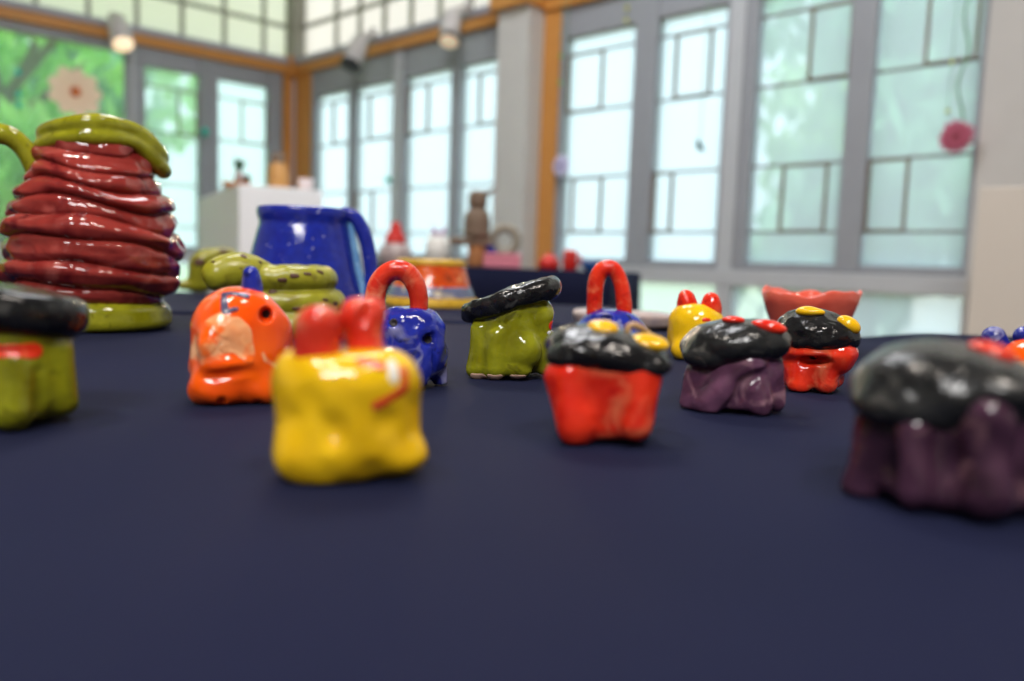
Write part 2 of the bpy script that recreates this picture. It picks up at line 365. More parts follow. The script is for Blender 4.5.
def tree(loc, h, cr, mat, label, seed, trunk=True, n=1500, leaf=.17, zlo=.25):
    rnd = random.Random(seed); root = empty('tree', loc, 0, label, 'tree', 'trees outside the windows')
    t = Geo(); pts = [(0.05 * rnd.uniform(-1, 1) * k, .05 * rnd.uniform(-1, 1) * k, h * .8 * k / 6) for k in range(7)]
    t.tube(pts, [.13 * (1 - .1 * k) for k in range(7)], 10)
    for k in range(5):
        a = rnd.uniform(0, 6.28); z0 = h * rnd.uniform(.3, .6)
        t.tube([(0, 0, z0), (cr * .4 * math.cos(a), cr * .4 * math.sin(a), z0 + h * .12), (cr * .75 * math.cos(a), cr * .75 * math.sin(a), z0 + h * .25)], [.06, .04, .015], 6)
    t.build('trunk', M['bark'], root, True)
    vs = []; fs = []
    cl_ = [(rnd.uniform(-1, 1) * cr * .75, rnd.uniform(-1, 1) * cr * .75, h * rnd.uniform(zlo, .92), cr * rnd.uniform(.3, .5)) for _ in range(26)]
    for k in range(n):
        cx, cy, cz, rr = rnd.choice(cl_)
        d = Vector((rnd.gauss(0, 1), rnd.gauss(0, 1), rnd.gauss(0, 1))).normalized() * rr * rnd.uniform(.5, 1) ** .5
        c = Vector((cx, cy, cz)) + d; q = Vector((rnd.gauss(0, 1), rnd.gauss(0, 1), rnd.gauss(.4, 1))).to_track_quat('Z', 'Y')
        s = leaf * rnd.uniform(.6, 1.4)
        b = len(vs)
        for (x, y) in ((-.5, 0), (0, -.9), (.5, 0), (0, .9)): vs.append(c + q @ Vector((x * s, y * s, 0)))
        fs.append((b, b + 1, b + 2, b + 3))
    link('foliage', mesh_from(vs, fs, False), mat, root)
    return root
def out_pos(w, u, off): p = w.pt(u, -.1, -off); return tuple(p)
LBL = [('bright green tree filling the big pane behind the pale pink paper flower', WL, uL(62), 3.2, 5.2, 2.0, 'leaf_bright'),
       ('bright green tree at the far left, mostly behind the pitcher handle', WL, uL(-40), 9.5, 6.0, 2.2, 'leaf_bright'),
       ('mint green tree behind the left window pair with small panes', WL, uL(262), 6.5, 5.2, 1.3, 'leaf_mint'),
       ('pale tree behind the narrow windows left of the white pillar', WR, uR(420), 9.0, 5.4, 1.6, 'leaf_pale'),
       ('pale green tree behind the window with the lilac flower', WR, uR(605), 4.6, 4.6, 1.2, 'leaf_mint'),
       ('pale green tree behind the wide sash right of the light grey mullion', WR, uR(860), 11.5, 6.5, 2.0, 'leaf_pale'),
       ('pale green tree behind the rightmost sash with the rose pompom flower', WR, uR(1010), 5.6, 4.8, 1.3, 'leaf_mint')]
for i, (lb_, w_, u_, off, h, cr, mm) in enumerate(LBL):
    tree(out_pos(w_, u_, off), h, cr, M[mm], lb_, 20 + i, n=3600 if mm == 'leaf_bright' else 2200, leaf=.2, zlo=.12 if mm == 'leaf_bright' else .18)
# ------------------------------------------------------------------ sculpting: signed distances -> surface nets mesh
TZ = 0.75                                        # table top
def noise3(P, freq, seed, n=9):
    r = np.random.RandomState(seed); out = 0
    for k in range(n):
        d = r.normal(size=3); d = d / np.linalg.norm(d) * freq * r.uniform(.6, 1.5)
        out = out + np.sin(P[0] * d[0] + P[1] * d[1] + P[2] * d[2] + r.uniform(0, 6.28))
    return out / n * 3.5
def smin(a, b, k):
    h = np.clip(.5 + .5 * (b - a) / k, 0, 1); return b * (1 - h) + a * h - k * h * (1 - h)
def smax(a, b, k): return -smin(-a, -b, k)
def ell(P, c, r, rot=None):
    X = [P[i] - c[i] for i in range(3)]
    if rot is not None: X = [rot[0][i] * X[0] + rot[1][i] * X[1] + rot[2][i] * X[2] for i in range(3)]
    k0 = np.sqrt(sum((X[i] / r[i]) ** 2 for i in range(3))); k1 = np.sqrt(sum((X[i] / r[i] ** 2) ** 2 for i in range(3)))
    return np.where(k1 > 1e-9, k0 * (k0 - 1) / np.maximum(k1, 1e-9), -min(r))
def cap(P, a, b, ra, rb=None):
    rb = ra if rb is None else rb
    a = np.array(a, float); b = np.array(b, float); d = b - a; L2 = max(np.dot(d, d), 1e-9)
    t = np.clip(((P[0] - a[0]) * d[0] + (P[1] - a[1]) * d[1] + (P[2] - a[2]) * d[2]) / L2, 0, 1)
    return np.sqrt(sum((P[i] - a[i] - t * d[i]) ** 2 for i in range(3))) - (ra + (rb - ra) * t)
def spline(pts, m=5):
    """Catmull-Rom curve through the points (each may carry a radius as 4th number)"""
    p = [np.array(q, float) for q in pts]
    if len(p) < 3: return p
    p = [2 * p[0] - p[1]] + p + [2 * p[-1] - p[-2]]; out = []
    for i in range(1, len(p) - 2):
        for k in range(m):
            t = k / m; a, b, c, d = p[i - 1:i + 3]
            out.append(.5 * (2 * b + (c - a) * t + (2 * a - 5 * b + 4 * c - d) * t * t + (3 * b - a - 3 * c + d) * t ** 3))
    return out + [p[-2]]
def chain(P, pts, rs, k=2.0, m=5):
    if not hasattr(rs, '__len__'): rs = [rs] * len(pts)
    q = spline([np.append(p, r) for p, r in zip(pts, rs)], m if len(pts) < 20 else 1)
    out = None
    for a, b in zip(q[:-1], q[1:]):
        c = cap(P, a[:3], b[:3], a[3], b[3]); out = c if out is None else np.minimum(out, c)
    return out
def disc(P, c, R, h, r, rot, sy=1.0):
    """thick round slab with rounded edge, turned by rot"""
    X = [P[i] - c[i] for i in range(3)]; X = [rot[0][i] * X[0] + rot[1][i] * X[1] + rot[2][i] * X[2] for i in range(3)]
    q0 = np.sqrt(X[0] ** 2 + (X[1] / sy) ** 2) - (R - r); q1 = np.abs(X[2]) - (h - r)
    return np.sqrt(np.maximum(q0, 0) ** 2 + np.maximum(q1, 0) ** 2) + np.minimum(np.maximum(q0, q1), 0) - r
def rbox(P, c, h, r):
    q = [np.abs(P[i] - c[i]) - (h[i] - r) for i in range(3)]
    return np.sqrt(sum(np.maximum(x, 0) ** 2 for x in q)) + np.minimum(np.maximum(np.maximum(q[0], q[1]), q[2]), 0) - r
def rcyl(P, c, R, z0, z1, r, tz=0.0, sy=1.0):
    """rounded upright drum; tz widens it towards the bottom"""
    h = (P[2] - z0) / (z1 - z0); rad = R * (1 + tz * (0.5 - h))
    q0 = np.sqrt((P[0] - c[0]) ** 2 + ((P[1] - c[1]) / sy) ** 2) - (rad - r); q1 = np.abs(P[2] - (z0 + z1) / 2) - ((z1 - z0) / 2 - r)
    return np.sqrt(np.maximum(q0, 0) ** 2 + np.maximum(q1, 0) ** 2) + np.minimum(np.maximum(q0, q1), 0) - r
def roty(deg):
    a = math.radians(deg); return np.array([[math.cos(a), 0, math.sin(a)], [0, 1, 0], [-math.sin(a), 0, math.cos(a)]])
def rotx(deg):
    a = math.radians(deg); return np.array([[1, 0, 0], [0, math.cos(a), -math.sin(a)], [0, math.sin(a), math.cos(a)]])
def rotz(deg):
    a = math.radians(deg); return np.array([[math.cos(a), -math.sin(a), 0], [math.sin(a), math.cos(a), 0], [0, 0, 1]])
def surface_nets(f, lo, hi, h):
    ax = [np.arange(lo[i], hi[i] + h, h) for i in range(3)]
    P = np.meshgrid(*ax, indexing='ij'); V = f(P); S = V < 0
    n = np.array(V.shape); c = n - 1
    acc = np.zeros(tuple(c) + (3,)); cnt = np.zeros(tuple(c))
    sl = lambda o, k: slice(o, o + k)
    for a in range(3):
        b, d = [i for i in range(3) if i != a]
        for ob in (0, 1):
            for od in (0, 1):
                o0 = [0, 0, 0]; o0[b] = ob; o0[d] = od; o1 = list(o0); o1[a] = 1
                v0 = V[tuple(sl(o0[i], c[i]) for i in range(3))]; v1 = V[tuple(sl(o1[i], c[i]) for i in range(3))]
                m = (v0 < 0) != (v1 < 0); t = np.where(m, v0 / np.where(m, v0 - v1, 1), 0)
                acc[..., a] += np.where(m, t, 0); acc[..., b] += m * ob; acc[..., d] += m * od; cnt += m
    used = cnt > 0; idx = -np.ones(tuple(c), int); idx[used] = np.arange(used.sum())
    base = np.stack(np.meshgrid(*[np.arange(k) for k in c], indexing='ij'), -1)
    vs = (base[used] + acc[used] / cnt[used][:, None]) * h + np.array([a_[0] for a_ in ax])
    fs = []
    for a in range(3):
        b, d = (a + 1) % 3, (a + 2) % 3
        s0 = [slice(None)] * 3; s1 = [slice(None)] * 3
        for q in (b, d): s0[q] = slice(1, n[q] - 1); s1[q] = slice(1, n[q] - 1)
        s0[a] = slice(0, n[a] - 1); s1[a] = slice(1, n[a])
        A = S[tuple(s0)]; B = S[tuple(s1)]; w = np.argwhere(A != B)
        if len(w) == 0: continue
        pol = A[tuple(w.T)]; w = w.copy(); w[:, b] += 1; w[:, d] += 1
        def cell(db, dd):
            x = w.copy(); x[:, b] -= db; x[:, d] -= dd; return idx[tuple(x.T)]
        Q = np.stack([cell(1, 1), cell(0, 1), cell(0, 0), cell(1, 0)], 1); Q[~pol] = Q[~pol][:, ::-1]; fs.append(Q)
    return vs, (np.concatenate(fs) if fs else np.zeros((0, 4), int))

class Spot:
    """a place on the table: px, by = where the front of the base touches; r = its radius in pixels there. Shapes are given in
    'pixel units' (the size of one pixel at that distance), x to the right, y away, z up, from the centre of the base."""
    def __init__(s, px, by, r, name, label, cat='ceramic figure', group=None, tz=TZ):
        q = on_z(px, by, tz); fw = -_R[:, 2]; s.s = float(np.dot(q - CW, fw)) / F
        a = np.array([q[0], q[1]]); a = a / np.linalg.norm(a); s.ay = np.array([a[0], a[1], 0]); s.ax = np.array([a[1], -a[0], 0])
        s.c = np.array([q[0], q[1], tz]) + s.ay * r * s.s
        s.root = empty(name, tuple(s.c), math.atan2(s.ax[1], s.ax[0]), label, cat, group)
    def P(s, x, y, yo=0.0):
        q = on_plane(x, y, s.c + s.ay * yo * s.s, s.ay) - s.c
        return np.array([np.dot(q, s.ax) / s.s, yo, q[2] / s.s])
    def sculpt(s, name, mat, f, lo, hi, h=1.6, label=None, smooth_it=1, floor=True):
        g = (lambda P: smax(f(P), -P[2], 2.0)) if floor else f
        vs, fs = surface_nets(g, [v - 3 * h for v in lo], [v + 3 * h for v in hi], h)
        me = mesh_from(vs * s.s, fs, True, name)
        bm = bmesh.new(); bm.from_mesh(me)
        for _ in range(smooth_it): bmesh.ops.smooth_vert(bm, verts=bm.verts, factor=.5, use_axis_x=True, use_axis_y=True, use_axis_z=True)
        bm.to_mesh(me); bm.free(); me.polygons.foreach_set('use_smooth', [True] * len(me.polygons))
        o = link(name, me, mat, s.root)
        if label: o['label'] = label
        return o

# ------------------------------------------------------------------ glazes
Y1, RD = srgb(226, 182, 26), srgb(214, 48, 30)
G = {}
G['yellow'] = glaze('yellow_glaze', srgb(232, 188, 22), srgb(214, 168, 14), srgb(240, 222, 130), .68, .78, 40)
G['red'] = glaze('red_glaze', srgb(226, 54, 28), srgb(204, 34, 20), srgb(226, 112, 76), .54, .72, 60, dark=srgb(176, 24, 18))
G['coral'] = glaze('coral_red_glaze', srgb(216, 62, 40), srgb(198, 42, 28), srgb(226, 132, 98), .54, .72, 60)
G['orange'] = glaze('orange_glaze', srgb(246, 96, 18), srgb(236, 78, 10), srgb(240, 178, 130), .60, .66, 34, seed=3.1)
G['blue'] = glaze('cobalt_glaze', srgb(36, 50, 164), srgb(26, 34, 120), srgb(132, 134, 172), .58, .72, 70, dark=srgb(20, 24, 76))
G['mugblue'] = glaze('mug_cobalt_glaze', srgb(30, 46, 158), srgb(28, 40, 138), srgb(170, 172, 206), .66, .72, 120, bump=.2)  # pale flecks paint glare reflections into the mug's colour
G['green'] = glaze('olive_glaze', srgb(140, 142, 28), srgb(112, 112, 14), srgb(160, 160, 70), .7, .8, 50, dark=srgb(88, 88, 8))
G['pitchergreen'] = glaze('pitcher_olive_glaze', srgb(150, 150, 34), srgb(124, 122, 20), srgb(176, 170, 80), .68, .8, 40, dark=srgb(104, 98, 14))
G['snake'] = glaze('mottled_olive_glaze', srgb(152, 150, 38), srgb(132, 128, 28), srgb(170, 166, 84), .66, .76, 40, .3, .5, dark=srgb(120, 112, 30))
G['black'] = glaze('black_glaze', srgb(30, 31, 33), srgb(20, 20, 22), srgb(84, 84, 82), .64, .76, 90, .12, .6, spec=.4)
G['matteblack'] = glaze('grey_black_glaze', srgb(42, 43, 44), srgb(26, 27, 28), srgb(98, 97, 93), .58, .74, 80, .2, .6, spec=.4)
G['purple'] = glaze('plum_glaze', srgb(108, 70, 96), srgb(76, 46, 66), srgb(164, 124, 136), .58, .74, 60)
G['darkplum'] = glaze('dark_plum_glaze', srgb(74, 46, 66), srgb(48, 28, 42), srgb(140, 104, 112), .62, .76, 60)
G['eye'] = glaze('egg_yellow_glaze', srgb(228, 180, 20), srgb(218, 164, 10), srgb(236, 190, 110), .66, .76, 90, bump=.1)
G['brick'] = glaze('brick_red_glaze', srgb(146, 54, 48), srgb(120, 36, 34), srgb(178, 92, 84), .60, .80, 26, .12, .7, dark=srgb(100, 24, 28))
G['clay'] = plain('bare_clay', srgb(196, 160, 138), .8, .12, 120)
G['tan'] = glaze('tan_slip', srgb(176, 140, 96), srgb(150, 116, 74), None, rough=.35)
G['dark'] = plain('dark_hole', srgb(30, 24, 28), .6)
G['slate'] = glaze('slate_blue_paint', srgb(78, 74, 104), srgb(62, 60, 92), None, rough=.25)
G['spotbrown'] = plain('brown_spot', srgb(78, 48, 30), .5)
G['salmon'] = glaze('salmon_glaze', srgb(216, 98, 80), srgb(200, 80, 64), srgb(234, 176, 166), .66, .8, 30, .14)
G['pale'] = glaze('pale_speckled_glaze', srgb(188, 168, 162), srgb(160, 146, 150), srgb(214, 200, 190), .6, .7, 60, .3)
G['white'] = glaze('white_glaze', srgb(232, 230, 224), srgb(220, 218, 214), None, rough=.2)
G['lightblue'] = glaze('light_blue_glaze', srgb(120, 170, 214), srgb(98, 148, 200), srgb(180, 206, 226), .6, .7, 60)
G['pinkears'] = plain('mauve_paint', srgb(176, 110, 160), .4)
G['brownclay'] = plain('brown_clay', srgb(120, 100, 84), .7, .15, 60, .5)
G['orangeclay'] = plain('orange_brown_clay', srgb(170, 112, 66), .7, .15, 60)
G['greyclay'] = plain('grey_brown_clay', srgb(150, 142, 128), .7, .15, 60, .4)
G['pinkbox'] = plain('pink_paint', srgb(222, 130, 150), .5)
G['redmatte'] = glaze('plain_red_glaze', srgb(214, 44, 34), srgb(190, 30, 26), None, rough=.25)
G['smallblue'] = glaze('bright_blue_glaze', srgb(36, 92, 170), srgb(30, 80, 150), None, rough=.25)

# ------------------------------------------------------------------ tables and tablecloths
def table(name, label, corners, z):
    (x0, y0), (x1, y1), (x2, y2), (x3, y3) = corners
    cx = sum(c[0] for c in corners) / 4; cy = sum(c[1] for c in corners) / 4
    root = empty(name, (cx, cy, 0), 0, label, 'table')
    ins = [((c[0] - cx) * .97, (c[1] - cy) * .97) for c in corners]
    g = Geo(); g.hexa([(a, b, z - .045) for a, b in ins] + [(a, b, z - .015) for a, b in ins]); g.build('tabletop', M['white'], root)
    for a, b in ins:
        g = Geo(); g.tube([(a * .9, b * .9, 0), (a * .9, b * .9, z - .045)], .016); g.build('leg', M['rail'], root, True)
    return root
def tablecloth(name, label, corners, z, drop, wr, seed):
    """cloth over a rectangular top: a fine grid with rounded hem edge and hanging sides with soft folds"""
    P = [np.array([c[0], c[1]]) for c in corners]; n = 90; m = 60; rnd = np.random.RandomState(seed)
    vs = []; fs = []
    ph = [(rnd.uniform(2, 9), rnd.uniform(2, 9), rnd.uniform(0, 6.28)) for _ in range(7)]
    def hgt(x, y):
        w = sum(math.sin(a * x + b * y + c) for a, b, c in ph) / 7
        return wr(x, y) + .0005 * (w - 1)
    for j in range(m + 1):
        for i in range(n + 1):
            a = i / n; b = j / m; q = (P[0] * (1 - a) + P[1] * a) * (1 - b) + (P[3] * (1 - a) + P[2] * a) * b
            edge = min(a, 1 - a, b, 1 - b)
            vs.append((q[0], q[1], z + (hgt(q[0], q[1]) if edge > .001 else -.004)))
    for j in range(m):
        for i in range(n):
            b0 = j * (n + 1) + i; fs.append((b0, b0 + 1, b0 + n + 2, b0 + n + 1))
    rim = [i for i in range(n + 1)] + [j * (n + 1) + n for j in range(1, m + 1)] + [m * (n + 1) + i for i in range(n - 1, -1, -1)] + [j * (n + 1) for j in range(m - 1, 0, -1)]
    cx = sum(p[0] for p in P) / 4; cy = sum(p[1] for p in P) / 4; R_ = len(rim); prev = rim
    for k in range(1, 9):
        cur = []
        for t, vi in enumerate(rim):
            x, y, _ = vs[vi]; d = np.array([x - cx, y - cy]); d = d / np.linalg.norm(d)
            out = .003 + (.006 * (k / 8) * (1 + math.sin(t * .55 + seed) * .9))
            cur.append(len(vs)); vs.append((x + d[0] * out, y + d[1] * out, z - .004 - drop * k / 8))
        for t in range(R_): fs.append((prev[t], cur[t], cur[(t + 1) % R_], prev[(t + 1) % R_]))
        prev = cur
    o = link(name, mesh_from(vs, fs, True), M['cloth'])
    md = o.modifiers.new('solid', 'SOLIDIFY'); md.thickness = .0015; md.offset = -1
    return tag(o, label, 'tablecloth')
cA = [(-1.7, -.30), (1.25, -.30), (1.25, 1.115), (-1.7, 1.115)]
cB = [(-1.7, 1.16), (.262, 1.16), (.262, 1.77), (-1.7, 1.77)]
table('display_table', 'long display table under the navy cloth in the foreground', cA, TZ)
table('display_table', 'display table behind the foreground one, under the cloth with the striped cone pot', cB, TZ)
def wrA(x, y):
    w = .011 * math.exp(-((y - 1.085) / .03) ** 2) * (1 / (1 + math.exp(-(x - .52) / .02)))
    return w
tablecloth('tablecloth', 'navy cloth on the long foreground table, under the small ceramic animals', cA, TZ, .70, wrA, 3)
tablecloth('tablecloth', 'navy cloth just behind the foreground one, under the striped cone pot', cB, TZ, .70, lambda x, y: 0, 5)
ZT = .822
_d = np.array([math.cos(math.radians(-22)), math.sin(math.radians(-22))]); _e = np.array([-_d[1], _d[0]])
_k = np.array([.369, 3.0])
cC = [tuple(_k - _d * 1.2), tuple(_k), tuple(_k + _e * .5), tuple(_k - _d * 1.2 + _e * .5)]
table('display_table', 'far table by the windows under a navy cloth', cC, ZT)
tablecloth('tablecloth', 'navy cloth hanging to the floor on the far table by the windows', cC, ZT, .78, lambda x, y: 0, 8)

# ------------------------------------------------------------------ the ribbed red pitcher
s = Spot(128, 331, 44, 'pitcher', 'large ribbed brick red pitcher with olive green handle, rim and foot', 'pitcher')
SXC = s.P(96, 300, 0)[0]
def prof_pitcher():
    pts = [(310, 55), (303, 64), (292, 71), (275, 78), (255, 81), (238, 80), (222, 76), (206, 71), (190, 66), (175, 60), (160, 53), (146, 49), (134, 45), (126, 44)]
    return [(s.P(92, y, -60)[2], r) for y, r in pts]
pp = prof_pitcher(); zz = np.array([p[0] for p in pp]); rr_ = np.array([p[1] for p in pp])
nth, nz = 260, 300; z0, z1 = zz.min(), zz.max() + 4
th = np.linspace(0, 2 * np.pi, nth, endpoint=False); zs = np.linspace(z0, z1, nz)
TH, ZZ = np.meshgrid(th, zs)
rad = np.interp(ZZ, zz, rr_)
NR = 9.2
warp = .32 * np.sin(TH + .6) + .22 * np.sin(2 * TH + 1.3 + ZZ * .02) + .16 * np.sin(3 * TH + 4 + ZZ * .05) + .10 * np.sin(5 * TH + ZZ * .11)
ph = (ZZ - z0) / (z1 - z0) * NR + warp + .25 * np.sin(ZZ * .045)
fr = ph - np.floor(ph); kk = np.floor(ph)
bul = np.sqrt(np.maximum(0, 1 - (2 * fr - 1) ** 2))
amp = 8.5 + 2.6 * np.sin(kk * 2.7) + 2.0 * np.sin(TH * 2 + kk * 1.9)
amp = amp * np.clip((z1 - ZZ) / 45, .25, 1)
rad = rad - 5 * np.clip((z1 - ZZ) / 45, .3, 1) + amp * bul + 1.5 * noise3([rad * np.cos(TH), rad * np.sin(TH), ZZ * 1.6], .1, 4) + .7 * noise3([rad * np.cos(TH), rad * np.sin(TH), ZZ], .35, 5)
xc = SXC + 0 * ZZ
vs = np.stack([xc + rad * np.cos(TH), rad * np.sin(TH) * .98, ZZ], -1).reshape(-1, 3)
fs = [(j * nth + i, j * nth + (i + 1) % nth, (j + 1) * nth + (i + 1) % nth, (j + 1) * nth + i) for j in range(nz - 1) for i in range(nth)]
fs.append(tuple(range(nth - 1, -1, -1)))
link('body', mesh_from(vs * s.s, fs, True), G['brick'], s.root)
# foot
zf = s.P(100, 309, -40)[2]
xf = SXC + 2
s.sculpt('foot_ring', G['pitchergreen'], lambda P: rcyl(P, (xf, 0), 70, 0, zf + 8, 11, .08) + .9 * noise3(P, .08, 2), (xf - 86, -86, 0), (xf + 86, 86, zf + 12), 2.0)
# rim: two rolls of clay that dip into a spout on the right
ztop = s.P(80, 128, -50)[2]
def rim_path(dr, dz):
    out = []
    for k in range(60):
        a = 2 * math.pi * k / 59; c, sn = math.cos(a), math.sin(a); aa = a if a < math.pi else a - 2 * math.pi
        sp = math.exp(-aa * aa / .16); near = max(0, -math.sin(a + .25))
        r = 42 + dr + 20 * sp
        out.append(np.array([SXC + 1 + r * c, r * sn * .95, ztop + dz - 6 + 5 * c - 22 * sp + 6 * near]))
    return out
rp1, rp2 = rim_path(0, 7), rim_path(2, -6)
lo = (SXC - 68, -66, ztop - 48); hi = (SXC + 95, 66, ztop + 32)
s.sculpt('rim', G['pitchergreen'], lambda P: smin(chain(P, rp1, 8.6), chain(P, rp2, 8.0), 2.0) + .9 * noise3(P, .09, 6), lo, hi, 2.2, floor=False)
hp = [s.P(*q) for q in ((48, 192, -5), (37, 168, -5), (25, 149, -5), (7, 135, -5), (-18, 136, -5), (-36, 160, -5), (-44, 200, -5), (-36, 240, -5), (-16, 266, -5), (12, 282, -5), (30, 286, -5))]
s.sculpt('handle', G['pitchergreen'], lambda P: chain(P, hp, [12, 11, 9.5, 9.5, 10, 10, 10, 10, 9, 8, 8], 5) + .7 * noise3(P, .09, 9),
         (min(p[0] for p in hp) - 14, -25, min(p[2] for p in hp) - 14), (max(p[0] for p in hp) + 14, 15, max(p[2] for p in hp) + 14), 2.0, floor=False)

# ------------------------------------------------------------------ yellow rabbit bell in front
def rabbit(sp, k, label_eye, seed, ears, body_c, marks, hh):
    pass
s = Spot(345, 487, 64, 'rabbit_figure', 'large yellow ceramic rabbit with red ears, close in the front', 'ceramic figure')
zt = s.P(350, 349, 5)[2]
def f_y1(P):
    d = rcyl(P, (2, 0), 76, 2, zt, 36, -.02, .88)
    d = smin(d, ell(P, s.P(318, 458, -42), (40, 26, 34)), 24)
    d = smin(d, ell(P, s.P(404, 456, -30), (24, 24, 18)), 18)
    d = smin(d, ell(P, s.P(290, 452, -20), (18, 30, 28)), 12)
    d = smin(d, ell(P, (10, 40, 16), (60, 26, 24)), 14)
    d = smax(d, -ell(P, s.P(372, 478, -80), (11, 20, 12)), 18)
    d = smax(d, -ell(P, s.P(301, 396, -74), (12, 14, 15)), 16)
    d = smax(d, -ell(P, s.P(334, 432, -78), (12, 18, 14)), 14)
    d = smax(d, -ell(P, s.P(398, 425, -66), (20, 14, 14)), 12)
    return d + 2.2 * noise3(P, .05, 11) + .7 * noise3(P, .14, 12)
s.sculpt('body', G['yellow'], f_y1, (-92, -86, 0), (96, 78, zt + 6), 1.9)
e1 = [s.P(316, 366, -16), s.P(317, 345, -16), s.P(318, 325, -16)]; e2 = [s.P(366, 352, 10), s.P(364, 334, 10), s.P(362, 317, 10)]
s.sculpt('ear', G['coral'], lambda P: smax(chain(P, e1, [25, 23, 23], 6), P[2] - s.P(316, 306, -16)[2], 9) + 1.8 * noise3(P, .09, 13), (-70, -60, zt - 40), (20, 30, zt + 70), 1.7, floor=False)
s.sculpt('ear', G['coral'], lambda P: smax(smax(chain(P, e2, [20, 21, 24], 6), P[2] - s.P(362, 299, 10)[2], 8), -ell(P, s.P(366, 312, -16), (7, 12, 16), roty(20)), 6) + 1.4 * noise3(P, .09, 14), (-20, -40, zt - 40), (70, 50, zt + 70), 1.7, floor=False)
def mark(sp, name, mat, fbody, a, b, r, t=.9, yo=0, h=1.2, label=None, wob=0.0):
    """a brushed patch lying on the body surface"""
    A, B = np.array(a), np.array(b)
    f = lambda P: smax(fbody(P) - t, cap(P, A, B, r) + wob * noise3(P, .2, 5), .5)
    lo = np.minimum(A, B) - r * 1.3; hi = np.maximum(A, B) + r * 1.3
    return sp.sculpt(name, mat, f, lo, hi, h, label, floor=False)
def surf(sp, fbody, x, y):
    """first point of the body along the line of sight through pixel x, y (local units)"""
    o = np.array([np.dot(CW - sp.c, sp.ax), np.dot(CW - sp.c, sp.ay), CW[2] - sp.c[2]]) / sp.s
    d = ray(x, y); d = np.array([np.dot(d, sp.ax), np.dot(d, sp.ay), d[2]]); d = d / np.linalg.norm(d)
    t = np.linalg.norm(o) * .55; 
    T = np.linspace(t, np.linalg.norm(o) * 1.5, 4000)
    P = [o[i] + d[i] * T for i in range(3)]; v = fbody(P); k = np.argmax(v < 0)
    if not (v < 0).any(): k = np.argmin(v)
    return np.array([P[i][k] for i in range(3)])
sf = lambda x, y: surf(s, f_y1, x, y)
mark(s, 'painted_mark', G['coral'], f_y1, sf(360, 361), sf(381, 366), 5.5, label='red brush stroke on top')
mark(s, 'painted_mark', G['coral'], f_y1, sf(376, 406), sf(405, 388), 5.0, label='red brush stroke on the side')
mark(s, 'painted_mark', G['coral'], f_y1, sf(404, 370), sf(405, 386), 5.0, label='small red brush stroke at the right')
mark(s, 'painted_mark', G['white'], f_y1, sf(392, 364), sf(394, 378), 6.0, label='pale cream patch')

# ------------------------------------------------------------------ orange pumpkin-like creature with slate brow and blue horns
s = Spot(240, 406, 50, 'creature_figure', 'orange ceramic creature with dark brow marks and one blue horn beside the front yellow rabbit')
zt = s.P(247, 291, 0)[2]
def f_or(P):
    d = rcyl(P, (1, 0), 52, 2, zt, 40, .04, .95)
    d = smin(d, ell(P, s.P(212, 345, -38), (13, 14, 22)), 10)
    d = smin(d, ell(P, s.P(228, 366, -44), (24, 12, 12)), 8)
    d = smin(d, ell(P, s.P(218, 390, -30), (26, 22, 18)), 16)
    d = smin(d, ell(P, s.P(266, 388, -24), (20, 22, 20)), 14)
    d = smax(d, -cap(P, s.P(196, 378, -52), s.P(252, 372, -54), 3.5, 5), 6)
    d = smax(d, -ell(P, s.P(258, 408, -54), (6, 20, 8)), 6)
    d = smax(d, -ell(P, s.P(266, 314, -34), (4.5, 16, 5.5)), 2.5)
    d = smax(d, -ell(P, s.P(222, 404, -60), (4, 18, 5)), 4)
    return d + 1.6 * noise3(P, .07, 21) + .6 * noise3(P, .2, 22)
s.sculpt('body', G['orange'], f_or, (-68, -70, 0), (68, 62, zt + 5), 1.5)
sf = lambda x, y: surf(s, f_or, x, y)
mark(s, 'brow_mark', G['slate'], f_or, sf(224, 294), sf(246, 296), 4.2)
mark(s, 'brow_mark', G['slate'], f_or, sf(224, 298), sf(225, 311), 4.0)
mark(s, 'brow_mark', G['slate'], f_or, sf(226, 312), sf(236, 309), 2.8)
mark(s, 'eye_socket', G['dark'], f_or, sf(266, 314), sf(266, 314), 5.6)
mark(s, 'pale_patch', glaze('thin_peach_glaze', srgb(238, 172, 122), srgb(236, 146, 92), srgb(244, 104, 32), .5, .62, 80), f_or, sf(222, 312), sf(244, 350), 13, .5, wob=7)
mark(s, 'pale_patch', bpy.data.materials['thin_peach_glaze'], f_or, sf(207, 342), sf(204, 352), 7, .5, wob=3.5)
hb = s.P(252, 296, 4); ht = s.P(251, 274, 4)
s.sculpt('horn', G['blue'], lambda P: chain(P, [hb, s.P(252, 284, 4), ht], [11.5, 10.5, 8.5], 3), (hb[0] - 16, -14, hb[2] - 14), (hb[0] + 16, 22, ht[2] + 14), 1.2, floor=False, label='cobalt blue horn')

